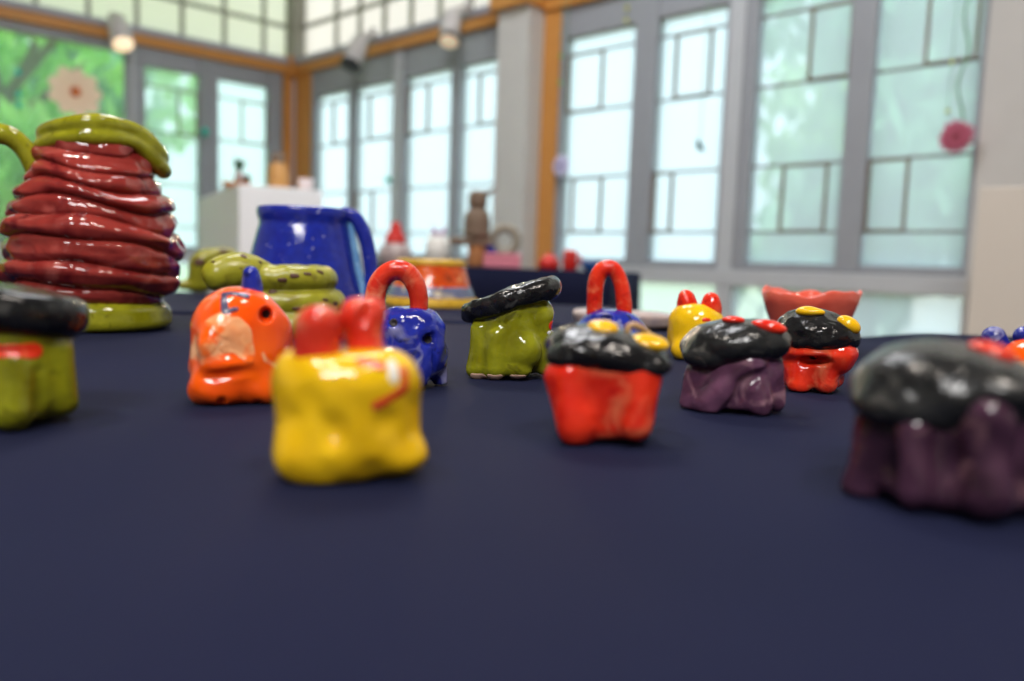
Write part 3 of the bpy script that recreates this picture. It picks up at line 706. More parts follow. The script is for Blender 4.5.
# ------------------------------------------------------------------ blue creature with a red loop handle (front)
def loop_figure(px, by, r, label, loop, thick, bodyf, loopyo, name='loop_handled_bell', h=1.3, zpad=6):
    sp = Spot(px, by, r, name, label)
    fb = bodyf(sp); zt = sp.zt
    sp.sculpt('body', G['blue'], fb, (-r * 1.5, -r * 1.5, 0), (r * 1.6, r * 1.5, zt + zpad), h)
    pts = [sp.P(x, y, loopyo) for x, y in loop]
    A = np.min(pts, 0) - thick - 4; B = np.max(pts, 0) + thick + 4
    sp.sculpt('loop_handle', G['coral'] if thick > 9 else G['red'], lambda P: chain(P, pts, thick, 3) + .7 * noise3(P, .15, 31), A, B, h * .9, floor=False)
    return sp, fb
def b1(sp):
    sp.zt = zt = sp.P(410, 306, 0)[2]
    def f(P):
        d = rcyl(P, (0, 0), 39, 3, zt, 26, .12, .95)
        d = smin(d, cap(P, sp.P(439, 352, 2), sp.P(439, 380, 2), 8, 9), 4)
        d = smin(d, ell(P, sp.P(415, 372, -26), (16, 14, 22)), 6)
        d = smin(d, ell(P, sp.P(380, 370, -22), (14, 16, 22)), 6)
        d = smax(d, -cap(P, sp.P(433, 335, -28), sp.P(434, 392, -26), 2.5, 3.5), 3)
        d = smax(d, -ell(P, sp.P(394, 323, -36), (6, 10, 6)), 3)
        d = smax(d, -ell(P, sp.P(428, 340, -32), (5.5, 12, 6)), 3)
        d = smax(d, -ell(P, sp.P(398, 392, -44), (5, 14, 12)), 4)
        return d + .9 * noise3(P, .09, 33) + .5 * noise3(P, .25, 34)
    return f
s, fb = loop_figure(408, 390, 37, 'cobalt blue ceramic bell with a red loop handle, behind the front yellow rabbit',
            [(376, 312), (375, 298), (378, 284), (386, 274), (397, 270), (408, 274), (416, 286), (419, 300), (419, 312)], 10, b1, 0)
sf = lambda x, y: surf(s, fb, x, y)
mark(s, 'eye', G['dark'], fb, sf(394, 323), sf(394, 323), 5)
mark(s, 'eye', G['dark'], fb, sf(428, 340), sf(428, 340), 5.5)

def b2(sp):
    sp.zt = zt = sp.P(608, 309, 0)[2]
    def f(P):
        d = rcyl(P, (0, 0), 38, 2, zt, 27, .14, .95)
        d = smin(d, ell(P, (-14, -26, 12), (12, 12, 16)), 5); d = smin(d, ell(P, (16, -26, 12), (12, 12, 16)), 5)
        d = smax(d, -ell(P, sp.P(606, 318, -26), (7, 10, 4)), 2.5)
        return d + .8 * noise3(P, .09, 36) + .4 * noise3(P, .25, 37)
    return f
s, fb2 = loop_figure(610, 353, 36, 'cobalt blue bell with red loop handle, half hidden behind the red capped creature',
            [(594, 318), (594, 302), (595, 285), (600, 272), (608, 267.5), (616, 271), (622, 284), (624, 300), (624, 316)], 8, b2, 0)

# ------------------------------------------------------------------ green frogs with black berets
def frog(px, by, r, label, pts, h, hatmat):
    """pts: centre x, body top, hat (x0,y0)-(x1,y1), half thickness"""
    sp = Spot(px, by, r, 'frog_figure', label); return sp
s = Spot(508, 380, 40, 'frog_figure', 'olive green ceramic frog with a tilted black beret, in the middle of the table')
zt = s.P(515, 292, 0)[2]
HC = s.P(511, 299, -2); HT = s.P(560, 283, -2) - s.P(460, 315, -2); HT = HT / np.linalg.norm(HT)
def f_fr(P):
    d = rcyl(P, (1, 0), 43, 3, zt, 20, .04, .95)
    d = smin(d, cap(P, s.P(478, 368, -26), s.P(480, 330, -24), 12, 10), 6)
    d = smin(d, cap(P, s.P(495, 368, -34), s.P(497, 335, -34), 12, 10), 5)
    d = smin(d, ell(P, s.P(525, 352, -34), (18, 12, 18)), 6)
    d = smin(d, ell(P, s.P(518, 369, -34), (15, 10, 9)), 4)
    d = smin(d, cap(P, s.P(545, 368, -20), s.P(540, 320, -22), 9, 10), 6)
    d = smax(d, -cap(P, s.P(484, 385, -46), s.P(482, 350, -42), 4, 2.5), 4)
    d = smax(d, -cap(P, s.P(507, 372, -50), s.P(512, 346, -48), 3.5, 3), 4)
    d = smax(d, -cap(P, s.P(541, 326, -18), s.P(566, 325, -14), 3.2, 4.2), 2.5)
    d = smin(d, ell(P, s.P(540, 314, -8), (15, 20, 14)), 6); d = smin(d, ell(P, s.P(549, 334, -14), (7, 12, 4)), 3)
    nx, nz_ = -HT[2], HT[0]
    d = smax(d, (P[0] - HC[0]) * nx + (P[2] - HC[2]) * nz_ + 3, 4)
    return d + 1.0 * noise3(P, .08, 41) + .4 * noise3(P, .25, 42)
s.sculpt('body', G['green'], f_fr, (-56, -62, 0), (58, 52, zt + 6), 1.2)
mark(s, 'mouth', G['red'], f_fr, s.P(549, 325, -22), s.P(554, 324, 6), 5.5, .6, label='red mouth on the right side')
mark(s, 'lower_lip', G['white'], f_fr, s.P(548, 332.5, -26), s.P(555, 332, 0), 2.4, .7)
for (x, y) in ((479, 378), (495, 378), (518, 377)):
    p = surf(s, f_fr, x, y); p[2] = 2
    mark(s, 'bare_clay_toe', G['clay'], f_fr, p + np.array([-5, 0, 0]), p + np.array([5, 0, 0]), 4.5, .6)
ang = math.degrees(math.atan2(HT[2], HT[0]))
s.sculpt('beret', G['black'], lambda P: disc(P, HC, 55, 10.5, 9.5, (roty(-ang) @ rotx(-1)), .86) + 1.0 * noise3(P, .09, 44) + .6 * noise3(P, .3, 45), (HC[0] - 66, -56, HC[2] - 46), (HC[0] + 66, 56, HC[2] + 46), 1.2, floor=False, label='flat glossy black beret')
# front left frog
s = Spot(6, 432, 62, 'frog_figure', 'olive green ceramic frog with black beret and red mouth, cut off by the left edge')
zt = s.P(10, 304, 0)[2]
def f_fl(P):
    d = rcyl(P, (0, 0), 66, 3, zt, 30, .12, .95)
    d = smin(d, cap(P, s.P(14, 412, -56), s.P(14, 366, -48), 20, 16), 9)
    d = smin(d, cap(P, s.P(62, 402, -30), s.P(58, 350, -30), 16, 15), 8)
    d = smin(d, cap(P, s.P(-40, 408, -50), s.P(-36, 366, -44), 20, 16), 9)
    d = smax(d, -cap(P, s.P(44, 430, -64), s.P(40, 372, -58), 5, 4), 7)
    d = smax(d, -cap(P, s.P(-20, 352, -66), s.P(34, 351, -64), 6, 5), 4)
    return d + 1.2 * noise3(P, .05, 51) + .4 * noise3(P, .16, 52)
s.sculpt('body', G['green'], f_fl, (-92, -96, 0), (92, 80, zt + 6), 2.0)
sf = lambda x, y: surf(s, f_fl, x, y)
mark(s, 'mouth', G['red'], f_fl, sf(-20, 352), sf(34, 351), 8.5, .9, label='red mouth')
hc = s.P(2, 308, -4)
s.sculpt('beret', G['black'], lambda P: disc(P, hc, 80, 22, 20, roty(9), .86) + 1.4 * noise3(P, .05, 54), (hc[0] - 96, -90, hc[2] - 50), (hc[0] + 96, 90, hc[2] + 50), 2.1, floor=False, label='glossy black beret')

# ------------------------------------------------------------------ capped creatures with goggle eyes
# red one in the middle
s = Spot(603, 446, 50, 'capped_creature', 'red ceramic creature with black cap and yellow eyes, nearest the centre of the table')
zt = s.P(606, 340, 0)[2]
def f_r1(P):
    d = rcyl(P, (1, 0), 54, 2, zt, 16, -.13, .95)
    d = smin(d, cap(P, s.P(577, 424, -40), s.P(566, 376, -34), 22, 23), 8)
    d = smin(d, cap(P, s.P(634, 424, -38), s.P(642, 374, -32), 20, 22), 8)
    d = smax(d, -cap(P, s.P(609, 450, -55), s.P(612, 400, -64), 11, 8), 6)
    d = smax(d, -cap(P, s.P(598, 408, -66), s.P(628, 398, -64), 4, 3), 7)
    return d + 1.6 * noise3(P, .07, 61) + .6 * noise3(P, .2, 62)
s.sculpt('body', G['red'], f_r1, (-70, -74, 0), (70, 64, zt + 4), 1.5)
zc = s.P(606, 352, 0)[2]
def f_r1c(P):
    d = ell(P, (s.P(606, 352, 0)[0], -2, zc), (64, 62, 27), roty(-7 * -1))
    d = smin(d, ell(P, s.P(575, 358, -38), (28, 18, 12)), 8)
    d = smin(d, ell(P, s.P(645, 366, -36), (24, 18, 11)), 8)
    d = smin(d, cap(P, s.P(566, 348, -46), s.P(600, 362, -52), 5, 6), 6)
    return d + 1.3 * noise3(P, .08, 63) + .7 * noise3(P, .22, 64)
s.sculpt('cap', G['black'], f_r1c, (-82, -82, zc - 44), (84, 76, zc + 40), 1.5, floor=False)
for (x, y, rx, rz_, rot) in ((603, 328, 16, 6.5, 4), (650, 343, 20, 6.5, 8)):
    p = surf(s, f_r1c, x, y); s.sculpt('eye', G['eye'], (lambda p, rx, rz_, rot: lambda P: ell(P, p + np.array([0, 3, 1]), (rx, 13, rz_), rotx(20) @ roty(rot)) + .4 * noise3(P, .2, 66))(p, rx, rz_, rot), p - 26, p + 26, 1.1, floor=False, label='flat yellow eye')
ap = [s.P(*q) for q in ((627, 336, 0), (628, 328, 2), (634, 325, 3), (643, 329, 4), (650, 336, 4))]
s.sculpt('nose_loop', G['tan'], lambda P: chain(P, ap, 3.6, 2), np.min(ap, 0) - 8, np.max(ap, 0) + 8, 1.0, floor=False, label='beige curl between the eyes')

# purple one, right of centre
s = Spot(732, 415, 48, 'capped_creature', 'plum ceramic creature with black cap and two flat red eyes before the small yellow rabbit')
zt = s.P(735, 335, 0)[2]
def f_p1(P):
    d = rcyl(P, (0, 0), 46, 2, zt, 14, .10, .95)
    d = smin(d, cap(P, s.P(708, 402, -34), s.P(748, 364, -36), 16, 15), 6)
    d = smin(d, cap(P, s.P(760, 403, -32), s.P(752, 384, -36), 13, 11), 5)
    d = smin(d, cap(P, s.P(692, 402, -22), s.P(700, 372, -24), 12, 14), 6)
    d = smin(d, cap(P, s.P(776, 402, -12), s.P(772, 360, -16), 11, 11), 6)
    d = smax(d, -cap(P, s.P(727, 418, -48), s.P(744, 386, -50), 9, 6), 4)
    d = smax(d, -cap(P, s.P(744, 386, -50), s.P(774, 368, -40), 7, 6), 4)
    d = smax(d, -cap(P, s.P(770, 414, -44), s.P(768, 386, -42), 3.5, 3), 4)
    return d + 1.5 * noise3(P, .1, 71) + .6 * noise3(P, .25, 72)
s.sculpt('body', G['purple'], f_p1, (-66, -70, 0), (66, 58, zt + 4), 1.3)
xcap = s.P(735, 343, 0)
def f_p1c(P):
    d = ell(P, (xcap[0], -3, xcap[2]), (57, 54, 27), roty(-8))
    d = smin(d, ell(P, s.P(705, 356, -32), (24, 20, 13)), 8)
    d = smin(d, ell(P, s.P(775, 345, -24), (14, 18, 12)), 6)
    return d + 1.1 * noise3(P, .08, 73) + .6 * noise3(P, .25, 74)
s.sculpt('cap', G['matteblack'], f_p1c, (-74, -72, xcap[2] - 40), (72, 66, xcap[2] + 38), 1.3, floor=False)
for (x, y, rx, rz_, rot) in ((733, 320, 12, 4.5, 0), (769, 327, 18, 7, 8)):
    p = surf(s, f_p1c, x, y); s.sculpt('eye', G['red'], (lambda p, rx, rz_, rot: lambda P: ell(P, p + np.array([0, 2, 0]), (rx, 11, rz_), roty(rot)) + .4 * noise3(P, .25, 76))(p, rx, rz_, rot), p - 24, p + 24, 1.0, floor=False, label='flat red eye')

# red one behind the purple
s = Spot(812, 394, 40, 'capped_creature', 'red ceramic creature with black cap and yellow eyes, in front of the salmon bowl')
zt = s.P(815, 325, 0)[2]
def f_r2(P):
    d = rcyl(P, (-4, 0), 31, 2, zt, 12, .14, 1)
    d = smin(d, ell(P, s.P(818, 352, -6), (38, 36, 18)), 6)
    d = smin(d, ell(P, s.P(838, 360, -16), (13, 18, 13)), 5)
    d = smin(d, cap(P, s.P(798, 384, -26), s.P(800, 368, -24), 13, 11), 4)
    d = smin(d, cap(P, s.P(826, 384, -24), s.P(826, 370, -22), 11, 10), 4)
    d = smax(d, -ell(P, s.P(815, 362, -44), (17, 22, 7)), 4)
    return d + 1.5 * noise3(P, .11, 81) + .6 * noise3(P, .25, 82)
s.sculpt('body', G['red'], f_r2, (-52, -56, 0), (54, 50, zt + 4), 1.1)
xcap = s.P(817, 333, 0)
def f_r2c(P):
    d = ell(P, (xcap[0], -2, xcap[2]), (43, 42, 25), roty(6))
    d = smin(d, ell(P, s.P(812, 342, -28), (26, 14, 8)), 6)
    return d + 1.3 * noise3(P, .1, 83) + .7 * noise3(P, .3, 84)
s.sculpt('cap', G['black'], f_r2c, (-58, -56, xcap[2] - 36), (58, 52, xcap[2] + 36), 1.1, floor=False)
for (x, y, rx, rz_, rot) in ((811, 312, 14.5, 5.5, 0), (849, 325, 12.5, 8, 28)):
    p = surf(s, f_r2c, x, y); s.sculpt('eye', G['eye'], (lambda p, rx, rz_, rot: lambda P: ell(P, p + np.array([0, 2, 0]), (rx, 10, rz_), roty(rot)) + .4 * noise3(P, .25, 86))(p, rx, rz_, rot), p - 22, p + 22, 1.0, floor=False, label='flat yellow eye')

# dark plum one in the right foreground
s = Spot(940, 517, 92, 'capped_creature', 'dark plum ceramic creature with grey-black cap, largest, in the right foreground')
zt = s.P(945, 372, 0)[2]
def f_p2(P):
    d = rcyl(P, (4, 0), 90, 3, zt, 24, .26, .95)
    d = smin(d, cap(P, s.P(862, 486, -46), s.P(882, 420, -46), 24, 22), 10)
    d = smin(d, cap(P, s.P(915, 490, -82), s.P(915, 430, -78), 22, 20), 9)
    d = smin(d, cap(P, s.P(985, 492, -80), s.P(985, 420, -76), 28, 26), 9)
    d = smin(d, cap(P, s.P(1040, 480, -40), s.P(1036, 420, -40), 22, 24), 10)
    d = smax(d, -cap(P, s.P(946, 518, -102), s.P(948, 420, -98), 9, 7), 8)
    d = smax(d, -cap(P, s.P(890, 510, -88), s.P(892, 430, -80), 8, 6), 8)
    return d + 2.6 * noise3(P, .05, 91) + .9 * noise3(P, .14, 92)
s.sculpt('body', G['darkplum'], f_p2, (-124, -130, 0), (130, 112, zt + 5), 2.7)
xcap = s.P(946, 392, 0)
def f_p2c(P):
    d = ell(P, (xcap[0], -4, xcap[2]), (97, 92, 57), roty(3))
    d = smin(d, ell(P, s.P(905, 408, -60), (48, 36, 24)), 16)
    d = smin(d, ell(P, s.P(1000, 392, -58), (40, 34, 20)), 14)
    return d + 2.0 * noise3(P, .045, 93) + .8 * noise3(P, .13, 94)
s.sculpt('cap', G['matteblack'], f_p2c, (-130, -128, xcap[2] - 72), (130, 116, xcap[2] + 66), 2.7, floor=False)
for (x, y, rx, rz_, rot) in ((992, 352, 24, 9, 16), (925, 340, 20, 6, 0)):
    p = surf(s, f_p2c, x, y) if x > 950 else s.P(935, 338, 50)
    if x < 950: continue
    s.sculpt('eye', G['coral'], (lambda p, rx, rz_, rot: lambda P: ell(P, p + np.array([0, 4, 0]), (rx, 18, rz_), roty(rot)) + .5 * noise3(P, .15, 96))(p, rx, rz_, rot), p - 36, p + 36, 1.6, floor=False, label='flat red eye')

# ------------------------------------------------------------------ small yellow rabbit at the back
s = Spot(693, 361, 28, 'rabbit_figure', 'small yellow ceramic rabbit with red ears, behind the plum creature')
zt = s.P(697, 304, 0)[2]
def f_y2(P):
    d = rcyl(P, (1, 0), 29, 2, zt, 20, .08, .95)
    d = smin(d, ell(P, (-10, -18, 10), (14, 12, 12)), 5); d = smin(d, ell(P, (16, -14, 9), (12, 12, 10)), 5)
    return d + .7 * noise3(P, .1, 101)
s.sculpt('body', G['yellow'], f_y2, (-42, -42, 0), (42, 38, zt + 4), 1.0)
for i, (x, y0_, y1_) in enumerate(((687, 316, 297), (711, 318, 300))):
    a, b = s.P(x, y0_, 0), s.P(x, y1_, 0)
    s.sculpt('ear', G['red'], (lambda a, b, i: lambda P: chain(P, [a, (a + b) / 2, b], [9.5, 10.5, 8.8], 3) + .9 * noise3(P, .2, 103 + i))(a, b, i), np.minimum(a, b) - 16, np.maximum(a, b) + 16, .9, floor=False)
sf = lambda x, y: surf(s, f_y2, x, y)
mark(s, 'painted_mark', G['red'], f_y2, sf(704, 320), sf(709, 320), 2.2, .6, h=.7, label='red dash')

# ------------------------------------------------------------------ orange creature with blue ears at the right edge
s = Spot(1036, 420, 38, 'creature_figure', 'orange ceramic creature with two blue ears, cut off by the right edge')
zt = s.P(1036, 338, 0)[2]
def f_o2(P):
    d = rcyl(P, (0, 0), 40, 2, zt, 26, .05, .95)
    d = smin(d, ell(P, (-14, -28, 14), (16, 12, 14)), 6); d = smin(d, ell(P, (16, -28, 14), (14, 12, 14)), 6)
    return d + .9 * noise3(P, .08, 111)
s.sculpt('body', G['orange'], f_o2, (-54, -56, 0), (54, 50, zt + 4), 1.3)
for x in (994, 1025):
    a, b = s.P(x + (6 if x < 1000 else 0), 345, 0), s.P(x, 337, 0)
    s.sculpt('ear', G['blue'], (lambda a, b: lambda P: cap(P, a, b, 10, 11.5) + .6 * noise3(P, .12, 113))(a, b), np.minimum(a, b) - 17, np.maximum(a, b) + 17, 1.0, floor=False, label='round cobalt ear')

# ------------------------------------------------------------------ blue mug
s = Spot(312, 322, 52, 'mug', 'large cobalt blue mug with a wide handle, behind the green snake coil', 'mug')
mx = s.P(304, 260, 0)[0]
prof = [(s.P(304, y, -50)[2], r) for y, r in ((207, 47.5), (213, 48), (222, 46), (232, 48.5), (250, 52), (270, 56), (290, 60), (308, 62))]
zz = np.array([p[0] for p in prof][::-1]); rr_ = np.array([p[1] for p in prof][::-1])
g = Geo(); zt = zz.max(); Z = list(np.linspace(0, zt, 60))
pf = [(float(np.interp(z, zz, rr_)), z) for z in Z]; pf[0] = (pf[0][0] - 4, 0)
pf += [(pf[-1][0] - 1.2, zt + 1.6), (pf[-1][0] - 3.5, zt + 1.2)] + [(max(6, r - 6), z) for r, z in pf[::-1] if z > 8]
g.lathe([(r * s.s, z * s.s) for r, z in pf], 96, (mx * s.s, 0, 0), lambda w, z: .008 * math.sin(3 * w + z * 60) + .006 * math.sin(5 * w - z * 90))
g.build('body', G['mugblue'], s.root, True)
hpts = [s.P(*q) for q in ((345, 214, -6), (355, 219, -6), (364, 236, -6), (369, 258, -6), (371, 280, -6), (368, 300, -6), (358, 316, -6))]
def f_h(P):
    d = None
    for yo in (-8, 0, 8):
        c = chain(P, [p + np.array([0, yo, 0]) for p in hpts], 7.5, 3); d = c if d is None else smin(d, c, 4)
    return d + .4 * noise3(P, .1, 121)
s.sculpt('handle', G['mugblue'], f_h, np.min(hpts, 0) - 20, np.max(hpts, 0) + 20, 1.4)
ep = [s.P(*q) for q in ((348, 211, -12), (351, 228, -14), (354, 248, -14), (358, 270, -14), (362, 292, -14), (363, 312, -14))]
s.sculpt('handle_edge', G['lightblue'], lambda P: chain(P, ep, [2.5, 3.5, 4, 4.5, 5, 5], 3), np.min(ep, 0) - 8, np.max(ep, 0) + 8, 1.1, label='light blue streak')  # thin light blue strip running down beside the handle

# ------------------------------------------------------------------ green snakes
def coil(sp, cx, cy, R, z, tr, a0, a1, n=26, dz=0):
    return [np.array([cx + R * math.cos(a), cy + R * .8 * math.sin(a), z + dz * i / (n - 1)]) for i, a in enumerate(np.linspace(math.radians(a0), math.radians(a1), n))]
s = Spot(285, 340, 50, 'snake_figure', 'coiled olive green ceramic snake with brown spots, in front of the blue mug')
tr = 15.5
z1_ = s.P(300, 316, -50)[2]; z2_ = s.P(300, 291, -50)[2]
za, zb, zc_ = [max(14, s.P(300, y_, -46)[2]) for y_ in (327, 304, 279.5)]
c0 = coil(s, s.P(290, 315, 0)[0], 6, 46, 14, tr, 0, 360); c1 = coil(s, s.P(291, 303, 0)[0], 6, 43, zb, tr, -200, 160); c2 = coil(s, s.P(285, 280, 0)[0], 6, 41, zc_, tr, -250, 95)
hd = [c2[0], s.P(262, 276, -22), s.P(240, 272, -28), s.P(219, 276, -34)]
def f_sn(P):
    d = chain(P, c1, 14.5, 3); d = smin(d, chain(P, c2, 14, 3), 1.5); d = smin(d, chain(P, c0, 15, 3), 1.5)
    return d + .8 * noise3(P, .08, 131) + .4 * noise3(P, .3, 132)
s.sculpt('coiled_body', G['snake'], f_sn, (-84, -72, 0), (84, 84, zc_ + 26), 1.7)
hd = [s.P(268, 280, -6), s.P(250, 272, -18), s.P(232, 271, -26), s.P(219, 275, -32)]
f_hd = lambda P: chain(P, hd, [15, 17.5, 18.5, 16.5], 6) + .8 * noise3(P, .09, 133) + .4 * noise3(P, .3, 134)
s.sculpt('head', G['snake'], f_hd, np.min(hd, 0) - 24, np.max(hd, 0) + 24, 1.5, floor=False)
for (x, y) in ((282, 280), (295, 276), (307, 274), (320, 272), (273, 292), (325, 300), (335, 304), (296, 309)):
    p = surf(s, f_sn, x, y); mark(s, 'spot', G['spotbrown'], f_sn, p + np.array([-2.5, 0, 0]), p + np.array([2.5, 1, 0]), 2.4, .6, h=.9, wob=.8)
for (x, y) in ((212, 262), (243, 256), (260, 262), (240, 268)):
    p = surf(s, f_hd, x, y); mark(s, 'spot', G['spotbrown'], f_hd, p, p + np.array([2, 0, 0]), 2.0, .6, h=.9, wob=.8)
# the one behind
s = Spot(212, 297, 24, 'snake_figure', 'olive green ceramic snake with raised head, behind the coiled one and right of the pitcher')
k1 = [s.P(182, 285, 0), s.P(196, 284, 2), s.P(212, 280, 6), s.P(226, 276, 10), s.P(236, 272, 16)]
k2 = [s.P(198, 272, 0), s.P(200, 262, 0), s.P(211, 257, 0), s.P(224, 255, 2), s.P(230, 255, 4)]
for p in k1: p[2] = max(p[2], 7)
f_s2 = lambda P: smin(smin(chain(P, k1, [5, 8, 10, 11, 11], 4), chain(P, k2, [9, 10, 9, 8, 6.5], 4), 6), cap(P, s.P(200, 282, 4), s.P(200, 268, 2), 11, 10), 5) + .6 * noise3(P, .12, 141)
s.sculpt('body', G['snake'], f_s2, (-44, -22, 0), (44, 40, 56), 1.1)
for (x, y) in ((222, 251), (197, 262)):
    p = surf(s, f_s2, x, y); mark(s, 'spot', G['spotbrown'], f_s2, p, p + np.array([4, 0, 0]), 3.2, .6, h=.9, wob=.6)

# ------------------------------------------------------------------ striped cone pot
s = Spot(432, 308, 42, 'vase', 'cone-shaped pot with yellow rim and base and an orange band, behind the red loop handle', 'vase')
def zy(y, yo=-36): return s.P(432, y, yo)[2]
cx = s.P(431, 285, 0)[0]
ps = [(47, 0), (47.5, 3), (46, zy(299)), (44, zy(296)), (41, zy(287)), (38, zy(276)), (36, zy(267)), (35.5, zy(263)), (35, zy(260)), (32.5, zy(259)), (30, zy(263))]
def sect(name, prof, mat, amp=.015, sd=0, base=None):
    g = Geo(); g.lathe([(r * s.s, z * s.s) for r, z in prof], 64, (cx * s.s, 0, 0), lambda w, z: amp * math.sin(7 * w + sd) + amp * .7 * math.sin(11 * w + 2 * sd)); return g.build(name, mat, s.root, True)
def interp(z):
    zz_ = [p[1] for p in ps[:9]]; return float(np.interp(z, zz_, [p[0] for p in ps[:9]]))
def band(y0, y1, extra=0): 
    a, b = zy(y0), zy(y1); return [(interp(a + (b - a) * k / 8) + extra, a + (b - a) * k / 8) for k in range(9)]
G['conebody'] = glaze('orange_drip_glaze', srgb(226, 98, 34), srgb(198, 60, 24), srgb(232, 170, 110), .6, .72, 40, dark=srgb(110, 52, 30))
G['coneyellow'] = glaze('dull_yellow_glaze', srgb(214, 172, 50), srgb(190, 148, 36), None, rough=.4)
G['coneblue'] = glaze('blue_grey_glaze', srgb(110, 116, 146), srgb(92, 98, 130), srgb(190, 176, 150), .6, .7, 40)
g = Geo(); pb = [(interp(z), z) for z in np.linspace(1, zy(262), 24)] + [(30, zy(262)), (28, zy(270)), (10, zy(290))]
g.lathe([(r * s.s, z * s.s) for r, z in pb], 64, (cx * s.s, 0, 0)); g.build('body', G['conebody'], s.root, True)
sect('yellow_base_band', [(44, .2)] + [(interp(z) + 1.6, z) for z in np.linspace(.2, zy(299), 8)] + [(interp(zy(298)) - 1, zy(298))], G['coneyellow'], .012, 1)
sect('blue_band', [(interp(zy(298)) - 1, zy(298.5))] + band(298, 288, .9) + [(interp(zy(287)) - 1, zy(286.5))], G['coneblue'], .006, 2)
sect('yellow_rim_band', [(interp(zy(265)) - 1, zy(265.5))] + band(265, 260.5, 1.0) + [(32, zy(259)), (29.5, zy(261)), (29, zy(264))], G['coneyellow'], .008, 3)

# ------------------------------------------------------------------ salmon bowl and pale dish
s = Spot(812, 352, 34, 'bowl', 'salmon pink bowl with an uneven rim, behind the red creature with black cap', 'bowl')
cx = s.P(809, 320, 0)[0]; zr = s.P(812, 293, 0)[2]
prof = [(26, 0), (30, 1), (34, zr * .25), (40, zr * .55), (45, zr * .8), (48, zr)]
def rimz(w): return 1 + .045 * math.sin(2 * w + 2.4) + .03 * math.sin(5 * w + .4) + .02 * math.sin(9 * w)
vs = []; fs = []; n = 72
full = prof + [(46.5, zr + 1.5), (44.5, zr)] + [(r - 4, max(z, 4)) for r, z in prof[::-1][1:]] + [(3, 4)]
for (r, z) in full:
    for k in range(n):
        w = 2 * math.pi * k / n; q = 1 + .02 * math.sin(4 * w + 1)
        vs.append(np.array([cx + r * q * math.cos(w), r * q * math.sin(w), z * (1 + (rimz(w) - 1) * min(1, z / zr))]) * s.s)
m_ = len(full)
fs = [(i * n + k, i * n + (k + 1) % n, (i + 1) * n + (k + 1) % n, (i + 1) * n + k) for i in range(m_ - 1) for k in range(n)] + [tuple(range(n - 1, -1, -1)), tuple((m_ - 1) * n + k for k in range(n))]
link('body', mesh_from(vs, fs, True), G['salmon'], s.root)
s = Spot(624, 329, 44, 'dish', 'low pale speckled dish behind the blue bell and the red capped creature', 'dish')
zt = s.P(624, 314, -40)[2]
s.sculpt('body', G['pale'], lambda P: smax(rcyl(P, (0, 0), 54, 0, zt, 4.5, -.08, .8), -ell(P, (0, 0, zt + 4), (46, 36, 9)), 3) + .7 * noise3(P, .1, 151), (-66, -56, 0), (66, 56, zt + 6), 1.5)
# ------------------------------------------------------------------ things on the far table
def at_C(px, back=.16):
    """point on the far table seen at column px, a little behind its front edge; and the size of one pixel there"""
    d = ray(px, 265); d = np.array([d[0], d[1]]); k0 = _k + _e * back
    A = np.array([[d[0], -_d[0]], [d[1], -_d[1]]]); t = np.linalg.solve(A, k0)[0]
    q = d * t; return np.array([q[0], q[1], ZT]), float(np.dot(np.array([q[0], q[1], 0]), -_R[:, 2])) / F
def holder(px, name, label, cat, back=.16):
    q, sc = at_C(px, back); root = empty(name, tuple(q), math.atan2(-q[0], q[1]), label, cat); return root, sc
# red bell-shaped lid on a white jar
r, k = holder(395, 'lidded_jar', 'whitish jar with a red bell-shaped lid on the far table', 'jar')
g = Geo(); g.lathe([(a * k, b * k) for a, b in ((15, 0), (16.5, 2), (16.5, 12), (14, 18), (11, 20), (4, 20.5))], 40); g.build('body', G['pale'], r, True)
g = Geo(); g.lathe([(a * k, b * k) for a, b in ((10, 19.5), (10.8, 21), (10, 26), (7.5, 30), (5.5, 34), (5.4, 38), (3.5, 41), (.5, 42))], 40); g.build('lid', G['redmatte'], r, True)
# white cup with mauve ears
r, k = holder(438, 'rabbit_vase', 'white vase with two mauve ears on the far table, above the cone pot', 'vase')
g = Geo(); g.lathe([(a * k, b * k) for a, b in ((10, 0), (12.5, 3), (13, 14), (11.5, 26), (8, 29), (2, 29.5))], 40); g.build('body', G['white'], r, True)
for sx in (-1, 1):
    g = Geo(); g.tube([(sx * 2.5 * k, 0, 28 * k), (sx * 4 * k, 0, 34 * k), (sx * 6.5 * k, 0, 39 * k)], [2.4 * k, 2.2 * k, .6 * k], 10); g.build('ear', G['pinkears'], r, True)
# brown clay totem figure
r, k = holder(476, 'totem_sculpture', 'tall brown clay figure on a wide ledge, on the far table', 'sculpture')
g = Geo(); g.lathe([(a * k, b * k) for a, b in ((9, 0), (9.5, 3), (8.5, 10), (9, 20), (7, 21))], 28); g.build('base', G['orangeclay'], r, True)
g = Geo(); g.box(-27 * k, 14 * k, -9 * k, 9 * k, 21 * k, 28.5 * k); o = g.build('ledge', G['brownclay'], r, bevel=.008)
g = Geo(); g.lathe([(a * k, b * k) for a, b in ((10, 28), (13, 30), (13.6, 34), (12.6, 36), (13.6, 39), (12.8, 42), (13.4, 45), (12.2, 48), (12.4, 52), (9.5, 56), (7.5, 58))], 32); g.build('body', G['brownclay'], r, True)
g = Geo(); g.lathe([(a * k, b * k) for a, b in ((7, 57), (9.4, 60), (9.8, 65), (9.2, 70), (9.4, 72), (6.5, 75), (1, 75.5))], 28); g.tube([(5 * k, 0, 71 * k), (13 * k, 0, 75 * k), (17 * k, 0, 76 * k)], [3.4 * k, 2.4 * k, .9 * k], 10); g.build('head', G['brownclay'], r, True)
